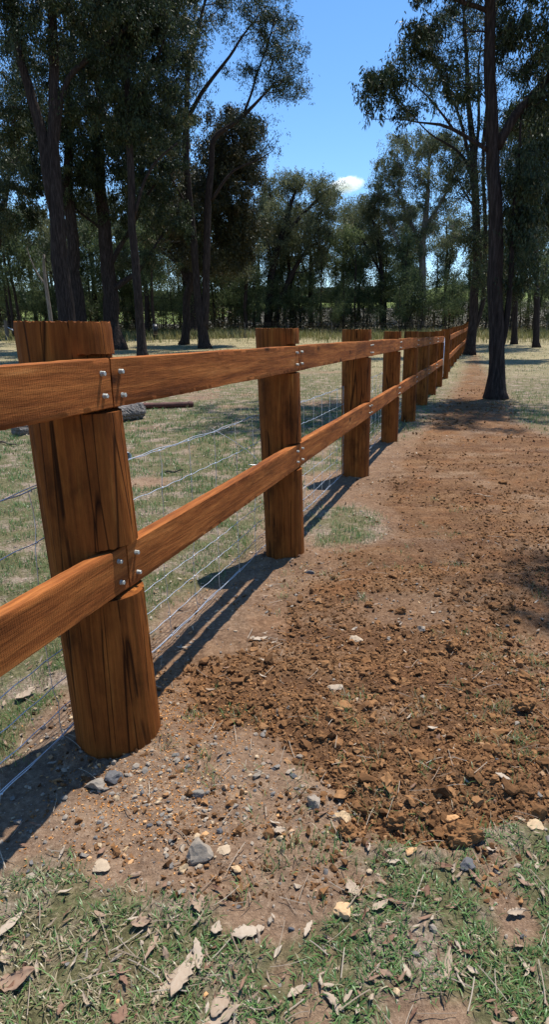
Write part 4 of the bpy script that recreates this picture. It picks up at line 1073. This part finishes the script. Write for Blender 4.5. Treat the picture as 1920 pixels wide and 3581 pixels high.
Y = 48; grow('dead_tree', 'pale bare dead tree with a crooked trunk left of the thickest trunk', [
    ground_first(stem_px([(178, 1175), (172, 1060), (160, 1000), (150, 930), (152, 890)], Y, [.15, .13, .12, .10, .07])),
    stem_px([(160, 1000), (130, 960), (100, 900), (90, 860)], Y, [.07, .06, .04, .02])],
    [blob(130, 850, 50, 40, Y)], 9, nleaf=60, tips=14, barkmat='palebark', leafsize=(.1, .03))

# right side ---------------------------------------------------------------
Y = 14.6; r1 = grow('gum_tree', 'nearest dark ridged trunk right of the dug soil, with a slim side stem', [
    ground_first(stem_px([(1738, 1378), (1735, 1300), (1733, 1180), (1729, 1040), (1735, 860), (1737, 700), (1730, 560), (1728, 417), (1716, 200), (1712, 0), (1705, -250), (1690, -700)], Y, [.215, .175, .165, .160, .155, .145, .135, .125, .11, .105, .09, .04])),
    stem_px([(1745, 1250), (1768, 1160), (1778, 1080), (1786, 980), (1797, 860), (1800, 700), (1815, 560), (1820, 400)], Y, [.075, .072, .068, .062, .055, .045, .035, .015]),
    stem_px([(1740, 520), (1790, 420), (1850, 350), (1925, 270), (2020, 150)], Y, [.10, .095, .09, .075, .04]),
    stem_px([(1716, 530), (1660, 495), (1586, 452), (1530, 432), (1475, 432), (1400, 415), (1300, 418)], Y, [.052, .044, .036, .028, .018, .011, .005]),
    stem_px([(1586, 452), (1540, 390), (1490, 330), (1440, 290), (1390, 250)], Y, [.03, .022, .016, .010, .006]),
    stem_px([(1712, 40), (1660, 20), (1600, 0), (1530, -40)], Y, [.05, .045, .04, .02]),
    stem_px([(1712, 110), (1650, 100), (1580, 150)], Y, [.02, .012, .007]),
    stem_px([(1660, 640), (1610, 720), (1570, 690)], Y, [.012, .009, .006])],
    [blob(1370, 250, 80, 45, Y, 0, .6, .7), blob(1310, 310, 45, 50, Y, 0, .4, .35), blob(1430, 360, 90, 40, Y, 0, .5, .25), blob(1450, 180, 55, 60, Y, 1, .5, .4), blob(1470, 110, 60, 50, Y, .5, .6, .45), blob(1560, 230, 60, 80, Y, 1, .7, .4), ((2.6, 14.2, 11.0), (1.8, 1.7, .7), 3), ((5.0, 14.6, 10.9), (1.8, 1.7, .7), 3), ((6.6, 15.6, 11.2), (1.7, 1.7, .7), 2.6), ((4.2, 17.2, 12.0), (2.2, 1.7, .7), 3), ((1.2, 16.4, 11.8), (1.6, 1.6, .7), 1.6),
     blob(1850, 120, 110, 130, Y, .5, 1.2, 2.6), blob(1870, 400, 90, 90, Y, 1, 1, 1.0), blob(1850, 620, 80, 110, Y, 0, .9, 1.9), blob(1840, 800, 80, 90, Y, 0, .8, 1.6), blob(1840, 940, 80, 60, Y, 0, .7, .9), blob(1620, 330, 60, 60, Y, 1, .6, .5),
     blob(1600, -150, 200, 100, Y, 0, 1.6, 2.0), blob(1500, -420, 240, 130, Y, -1.5, 1.6, 2.6), blob(1280, -520, 200, 120, Y, -1.5, 1.5, 1.8), blob(1480, -480, 220, 120, Y, .5, 1.6, 2.0), blob(1800, -220, 220, 150, Y, 0, 1.8, 3.2), blob(1980, 250, 120, 200, Y, 0, 1.2, 2)],
    20, nleaf=130000, tips=980, leafsize=(.095, .022), spread=.15, twig_r=.0042, step=.20, flare=True)
Y = 33; grow('gum_tree', 'many limbed tree hiding the end of the far timber fence', [
    ground_first(stem_px([(1643, 1226), (1650, 1150), (1664, 1060), (1670, 900), (1668, 760), (1664, 640), (1660, 500), (1640, 360), (1630, 200), (1622, 60), (1615, -120)], Y, [.26, .23, .22, .20, .19, .18, .15, .11, .09, .07, .04])),
    stem_px([(1665, 1150), (1690, 1060), (1698, 940), (1700, 800), (1690, 600), (1700, 400), (1720, 200), (1740, 0)], Y, [.10, .12, .11, .10, .09, .08, .06, .04]),
    stem_px([(1662, 720), (1650, 610), (1620, 540), (1560, 500), (1500, 470), (1440, 400)], Y, [.09, .08, .07, .05, .035, .02]),
    stem_px([(1660, 640), (1630, 480), (1600, 380), (1560, 300), (1520, 220), (1500, 120)], Y, [.09, .08, .06, .05, .04, .02]),
    stem_px([(1664, 560), (1680, 420), (1670, 260), (1690, 100)], Y, [.08, .07, .05, .03]),
    stem_px([(1668, 740), (1630, 680), (1590, 600)], Y, [.05, .04, .02])],
    [blob(1540, 120, 90, 90, Y, 0, None, 1.1), blob(1640, 60, 110, 110, Y, 1, None, 1.6), blob(1600, 260, 90, 80, Y, 0, None, .9), blob(1480, 250, 70, 60, Y, 0, None, .6), blob(1760, 120, 110, 130, Y, 0, None, 1.4), blob(1440, 380, 60, 40, Y, 0, None, .3),
     blob(1650, 620, 80, 90, Y, -1, None, 1.1), blob(1660, 800, 70, 90, Y, -1, None, .8), blob(1620, 450, 80, 60, Y, 0, None, .6), blob(1780, 380, 100, 90, Y, 0, None, .9), blob(1690, 960, 70, 60, Y, -1, None, .6), blob(1580, 560, 60, 50, Y, 0, None, .4), blob(1600, 850, 50, 50, Y, 0, None, .4)],
    21, nleaf=46000, tips=520, leafsize=(.11, .028), spread=.23, twig_r=.010, leafmat='leaf')
for q_, (bx, Yq, top, mat_, sd_) in enumerate([(1880, 40, 430, 'leaf', 22), (1800, 44, 520, 'leafbrown', 23), (1960, 30, 300, 'leaf', 24)]):
    grow('gum_tree', ['dark leafy tree at the right border behind the slim side stem', 'olive crowned tree between the two right hand trunks and the border', 'dark tree whose crown leans in from beyond the right border'][q_], [
    ground_first(stem_px([(bx, 1190), (bx + 5, 1000), (bx - 10, 800), (bx, top + 80)], Yq, [.2, .16, .13, .06]))],
    [blob(bx - 20, top + 100, 120, 110, Yq), blob(bx + 30, top + 280, 130, 100, Yq), blob(bx - 40, top + 430, 110, 80, Yq, 0, None, .7), blob(bx, top - 30, 90, 80, Yq)], sd_, leafmat=mat_, nleaf=42000, tips=240, leafsize=(.13, .04), spread=.34)

q0 = G(1850, 2140); q1 = G(1960, 2010)  # soil spots to be shaded; the out-of-view gum below is added for this
grow('gum_tree', 'added unseen gum outside the right border, placed to cast shade on the dug strip', [
    ([np.array([6.4, 5.2, -.1]), [6.3, 5.3, 3], [6.0, 5.5, 6], [5.4, 5.8, 8.5], [4.6, 6.0, 9.6]], [.22, .18, .15, .09, .04])],
    [((q0[0] + 2.15, q0[1] + 2.85, 9.1), (.55, .45, .35), .12), ((q1[0] + 2.2, q1[1] + 2.95, 9.4), (.8, .5, .4), .4), ((6.2, 6.4, 10.5), (1.8, 1.6, 1.0), 3)], 26, nleaf=11000, tips=150, leafsize=(.11, .03), spread=.2)
# middle distance, individually shaped ---------------------------------------
Y = 61; grow('gum_tree', 'round topped tree standing alone against the sky left of the small cloud', [
    ground_first(stem_px([(930, 1150), (940, 1040), (955, 930), (985, 830), (1010, 740), (1030, 660)], Y, [.42, .36, .32, .26, .2, .1])),
    stem_px([(955, 950), (935, 860), (930, 760), (945, 680)], Y, [.2, .17, .13, .07]), stem_px([(985, 840), (1050, 760), (1110, 700), (1150, 660)], Y, [.18, .15, .1, .05]), stem_px([(960, 1150), (985, 1040), (1020, 960), (1080, 860)], Y, [.3, .25, .2, .1])],
    [blob(985, 640, 75, 45, Y, 0, None, 1.2), blob(1090, 640, 80, 35, Y, 0, None, 1.0), blob(950, 740, 60, 70, Y, 0, None, 1.0), blob(1140, 700, 70, 60, Y, 0, None, 1.0), blob(1060, 760, 100, 60, Y, 0, None, 1.1), blob(1160, 800, 55, 60, Y, 0, None, .6), blob(1000, 850, 90, 60, Y, 0, None, .8), blob(1100, 870, 80, 60, Y, 0, None, .7)],
    30, leafmat='leaffar', nleaf=44000, tips=330, leafsize=(.17, .055), spread=.40, twig_r=.017, step=.6)
Y = 62; grow('gum_tree', 'tall airy grey green tree with pale branches right of the cloud', [
    ground_first(stem_px([(1475, 1150), (1478, 1000), (1480, 850), (1490, 740), (1500, 640), (1500, 540)], Y, [.40, .34, .3, .24, .15, .07])),
    stem_px([(1480, 880), (1440, 780), (1400, 700), (1360, 620)], Y, [.18, .15, .11, .05]), stem_px([(1484, 800), (1540, 720), (1590, 620), (1600, 540)], Y, [.18, .15, .1, .05]), stem_px([(1440, 1150), (1420, 980), (1400, 860), (1350, 760)], Y, [.22, .2, .15, .06])],
    [blob(1440, 500, 85, 45, Y, 0, None, 1.1), blob(1550, 490, 80, 45, Y, 0, None, .9), blob(1370, 590, 60, 60, Y, 0, None, .9), blob(1330, 650, 35, 45, Y, 0, None, .4), blob(1480, 620, 100, 70, Y, 0, None, 1.0), blob(1600, 620, 70, 90, Y, 0, None, .9), blob(1420, 720, 80, 60, Y, 0, None, .9), blob(1550, 770, 100, 70, Y, 0, None, .8), blob(1440, 840, 70, 50, Y, 0, None, .6)],
    31, leafmat='leaffar', nleaf=46000, tips=360, leafsize=(.20, .060), spread=.40, twig_r=.019, step=.6, barkmat='palebark')
Y = 63; grow('gum_tree', 'smaller grey green tree directly below the small cloud', [
    ground_first(stem_px([(1345, 1150), (1340, 1020), (1330, 900), (1310, 790), (1290, 720)], Y, [.24, .2, .17, .12, .05])), stem_px([(1335, 960), (1290, 880), (1250, 800)], Y, [.12, .1, .05])],
    [blob(1295, 720, 55, 45, Y, 0, None, 1), blob(1250, 790, 45, 50, Y, 0, None, .7), blob(1340, 800, 70, 60, Y, 0, None, 1), blob(1280, 880, 70, 50, Y, 0, None, .8)],
    32, leafmat='leaffar', nleaf=26000, tips=170, leafsize=(.17, .05), spread=.40, twig_r=.017, step=.6)

# treeline: prototypes, then copies ------------------------------------------
TL = ['slender pale stemmed tree in the line along the far fence', 'bushy dark green wattle in the line along the far fence', 'thin bare stemmed sapling in the line along the far fence', 'grey green gum in the line along the far fence']
def proto(kind, seed):
    rg = np.random.default_rng(seed); O = np.array([0, 0, 0.0])
    if kind == 0:
        H = 8.5; st_ = [([O, [.1, 0, 2.5], [-.1, .1, 5], [.2, 0, 7.6]], [.11, .09, .07, .03])]; bl = [(np.array([rg.normal(0, .6), rg.normal(0, .6), z]), (1.1, 1.1, .9), 1) for z in (4.6, 5.6, 6.6, 7.6, 8.2)]
        return grow('slender_tree', TL[0], st_, bl, seed, leafmat='leafgreen', nleaf=6500, tips=75, leafsize=(.19, .055), spread=.40, twig_r=.008, step=.5, group='slender trees along the far fence')
    if kind == 1:
        st_ = [([O, [.05, 0, 1.5], [.1, .1, 4], [0, 0, 5.6]], [.10, .08, .06, .03]), ([[0, 0, .3], [.7, .2, 2.2], [1.2, .2, 4]], [.06, .05, .03])]
        bl = [(np.array([rg.normal(0, .9), rg.normal(0, .9), z]), (1.5, 1.5, 1.0), 1) for z in (1.9, 2.8, 3.6, 4.6, 5.4)]
        return grow('wattle_tree', TL[1], st_, bl, seed, leafmat='leafgreen', nleaf=8500, tips=85, leafsize=(.17, .05), spread=.42, twig_r=.007, step=.5, group='wattles along the far fence')
    if kind == 2:
        st_ = [([O, [rg.normal(0, .15), 0, 1.6], [rg.normal(0, .2), .1, 3.2], [rg.normal(0, .3), 0, 4.8]], [.062, .052, .038, .018])]
        bl = [(np.array([rg.normal(0, .4), rg.normal(0, .4), z]), (.8, .8, .7), 1) for z in (2.6, 3.6, 4.6)]
        return grow('sapling', TL[2], st_, bl, seed, leafmat='leafgreen', nleaf=2200, tips=40, leafsize=(.16, .045), spread=.38, twig_r=.006, step=.5, group='saplings along the far fence')
    st_ = [([O, [.2, 0, 3], [-.1, .1, 6], [.3, 0, 9], [.2, 0, 11]], [.2, .17, .14, .08, .04]), ([[.1, 0, 4], [1, .4, 6.5], [1.6, .5, 9]], [.10, .08, .03])]
    bl = [(np.array([rg.normal(0, 1.3), rg.normal(0, 1.2), z]), (1.4, 1.4, .9), 1) for z in (6, 7.2, 8.4, 9.5, 10.8, 11.5, 9, 10)]
    return grow('gum_tree', TL[3], st_, bl, seed, leafmat='leaffar', nleaf=11500, tips=130, leafsize=(.19, .055), spread=.42, twig_r=.010, step=.6, group='gums along the far fence')
protos = {k: [proto(k, 700 + 10 * k + v) for v in range(3 if k != 2 else 4)] for k in range(4)}
used = set(); rg = np.random.default_rng(99)
def put(kind, x_, y_, sc):
    v = int(rg.integers(0, len(protos[kind]))); o = protos[kind][v]
    if (kind, v) in used: o = copy_tree(o)
    used.add((kind, v))
    o.location = (x_, y_, float(base_h(x_, y_)) - .03); o.rotation_euler = (rg.normal(0, .03), rg.normal(0, .03), rg.uniform(0, 6.3)); o.scale = (sc * rg.uniform(.85, 1.15), sc * rg.uniform(.85, 1.15), sc)
for x_ in np.arange(-36, 29, 2.5): put(1, x_ + rg.normal(0, .6), rg.uniform(57, 68), rg.uniform(.55, 1.05) * (.8 if x_ < -14 else 1))
for x_ in np.arange(-36, 29, 2.7): put(0, x_ + rg.normal(0, .7), rg.uniform(57, 70), rg.uniform(.7, 1.12) * (.9 if x_ < -14 else 1))
for x_ in np.arange(-36, 29, 6.5): put(3, x_ + rg.normal(0, 1.0), rg.uniform(60, 76), rg.uniform(.75, 1.0))
for x_ in np.arange(-34, -2, 2.1): put(3, x_ + rg.normal(0, .6), rg.uniform(56, 66), rg.uniform(.85, 1.1))
for x_ in np.arange(-34, -8, 2.2): put(0, x_ + rg.normal(0, .6), rg.uniform(50, 60), rg.uniform(.9, 1.25))
for x_ in np.arange(-32, 26, .62): put(2, x_ + rg.normal(0, .3), rg.uniform(55.5, 64), rg.uniform(.6, 1.15))
for x_ in np.arange(-5, 15, 3.6): put(3, x_ + rg.normal(0, .6), rg.uniform(64, 76), rg.uniform(.85, 1.12))
for x_ in np.arange(-8, 24, 3.4): put(0, x_ + rg.normal(0, .6), rg.uniform(60, 70), rg.uniform(.8, 1.15))
# dark wooded ridge beyond
rb = MB(); n = 60000; X_ = rg.uniform(-260, 160, n); Y_ = rg.uniform(330, 400, n); 
hh_ = 6 + 5 * fbm(X_, Y_, .05, 3, 6); z_ = base_h(X_, Y_) + rg.random(n) ** .7 * hh_
k = (X_ / Y_ < .13); X_, Y_, z_ = X_[k], Y_[k], z_[k]; n = len(X_); dv = rg.normal(0, 1, (n, 3)); dv /= np.linalg.norm(dv, axis=1)[:, None]; sv = np.cross(dv, rg.normal(0, 1, (n, 3))); sv /= np.linalg.norm(sv, axis=1)[:, None]
c = np.stack([X_, Y_, z_], 1); Vr = np.stack([c - dv * 1.3, c + sv * .8, c + dv * 1.3, c - sv * .8], 1).reshape(-1, 3); rb.add(Vr, np.arange(n * 4).reshape(-1, 4), np.repeat(rg.random(n), 4))
tag(rb.build('woods', M['leaf']), 'dark distant woods along the ridge behind the paddock', 'woods', kind='stuff')
# undergrowth below the treeline
ub = MB(); n = 60000; Y_ = rg.uniform(56.5, 72, n); X_ = rg.uniform(-.62, .48, n) * Y_; z_ = base_h(X_, Y_) + rg.random(n) ** 1.5 * 2.3
k = fbm(X_, Y_, .5, 3, 44) > .44 + .05 * (z_ - base_h(X_, Y_)); X_, Y_, z_ = X_[k], Y_[k], z_[k]; n = len(X_); dv = rg.normal(0, 1, (n, 3)); dv /= np.linalg.norm(dv, axis=1)[:, None]; sv = np.cross(dv, rg.normal(0, 1, (n, 3))); sv /= np.linalg.norm(sv, axis=1)[:, None]
c = np.stack([X_, Y_, z_], 1); Vr = np.stack([c - dv * .16, c + sv * .04, c + dv * .16, c - sv * .04], 1).reshape(-1, 3); ub.add(Vr, np.arange(n * 4).reshape(-1, 4), np.repeat(rg.random(n), 4))
tag(ub.build('undergrowth', M['leafbrown']), 'dark twiggy undergrowth at the foot of the far trees', 'undergrowth', kind='stuff')

# hanging tyre ----------------------------------------------------------------
Yt = 43.0; c = P(542, 1152, Yt); tyre = empty('tyre_swing', c, 'black tyre hanging edge on from a rope among the left trees', 'swing')
n, m = 40, 14; ph = np.arange(n) / n * 2 * pi; sec = np.array([(.155, -.10), (.19, -.135), (.25, -.15), (.30, -.14), (.335, -.115), (.345, -.06), (.35, 0), (.345, .06), (.335, .115), (.30, .14), (.25, .15), (.19, .135), (.155, .10), (.17, 0)])
m = len(sec); V = np.array([[x_, r_ * cos(a), r_ * sin(a)] for a in ph for (r_, x_) in sec]); i = np.arange(n)[:, None] * m; i2 = ((np.arange(n) + 1) % n)[:, None] * m; j = np.arange(m)[None]; k = (j + 1) % m
o = mesh_np('tyre', V, np.stack([i + j, i2 + j, i2 + k, i + k], -1).reshape(-1, 4), M['rubber'], tyre, smooth=True); o.rotation_euler.z = .25
b = MB(); V, F = tube(np.array([[0, 0, .30], [0, 0, .5], [.02, 0, 2.5], [.0, 0, 5.2]]), .014, 6); b.add(V, F); V, F = tube(np.array([[-.12, 0, .26], [-.07, 0, .38], [0, 0, .5], [.07, 0, .38], [.12, 0, .26]]), .016, 6); b.add(V, F); b.build('rope', M['rope'], tyre)

# power line ------------------------------------------------------------------
pl = MB(); 
for zz_ in (0, .9):
    X_ = np.linspace(-80, 80, 50); V, F = tube(np.stack([X_, 95 + 0 * X_, 16.6 - zz_ + (X_ / 80) ** 2 * 2.0], 1), .013, 4, False); pl.add(V, F)
tag(pl.build('power_line', M['greypost']), 'pair of thin overhead wires crossing level behind the middle trees', 'power line')

# cloud -----------------------------------------------------------------------
cm = bpy.data.materials.new('cloud_mat'); cm.use_nodes = True; t = cm.node_tree; t.nodes.remove(t.nodes['Principled BSDF']); out = t.nodes['Material Output']
pv = N(t, 'ShaderNodeVolumePrincipled'); pv.inputs['Color'].default_value = (1, 1, 1, 1); pv.inputs['Anisotropy'].default_value = .3
v = coords(t, 'Object', (1, 1, 1)); nn = noise(t, v, .022, 6, .62)
gr_ = N(t, 'ShaderNodeTexGradient'); gr_.gradient_type = 'SPHERICAL'; mp_ = N(t, 'ShaderNodeMapping'); mp_.inputs['Scale'].default_value = (1 / 49, 1 / 33, 1 / 20)
tc_ = N(t, 'ShaderNodeTexCoord'); t.links.new(tc_.outputs['Object'], mp_.inputs['Vector']); t.links.new(mp_.outputs[0], gr_.inputs['Vector'])
dn = math_(t, 'MULTIPLY', math_(t, 'MAXIMUM', math_(t, 'ADD', math_(t, 'MULTIPLY', gr_.outputs['Fac'], .55), math_(t, 'SUBTRACT', nn, .62)), 0), .55)
t.links.new(dn, pv.inputs['Density']); t.links.new(pv.outputs[0], out.inputs['Volume'])
cpos = P(1212, 645, 1500); V0, F0 = ico(3)
cl_ = mesh_np('cloud', V0 * [50, 34, 21], F0, cm, loc=cpos); tag(cl_, 'small white puff of cloud in the gap between the trees', 'cloud', kind='structure')
print('objects', len(bpy.data.objects))
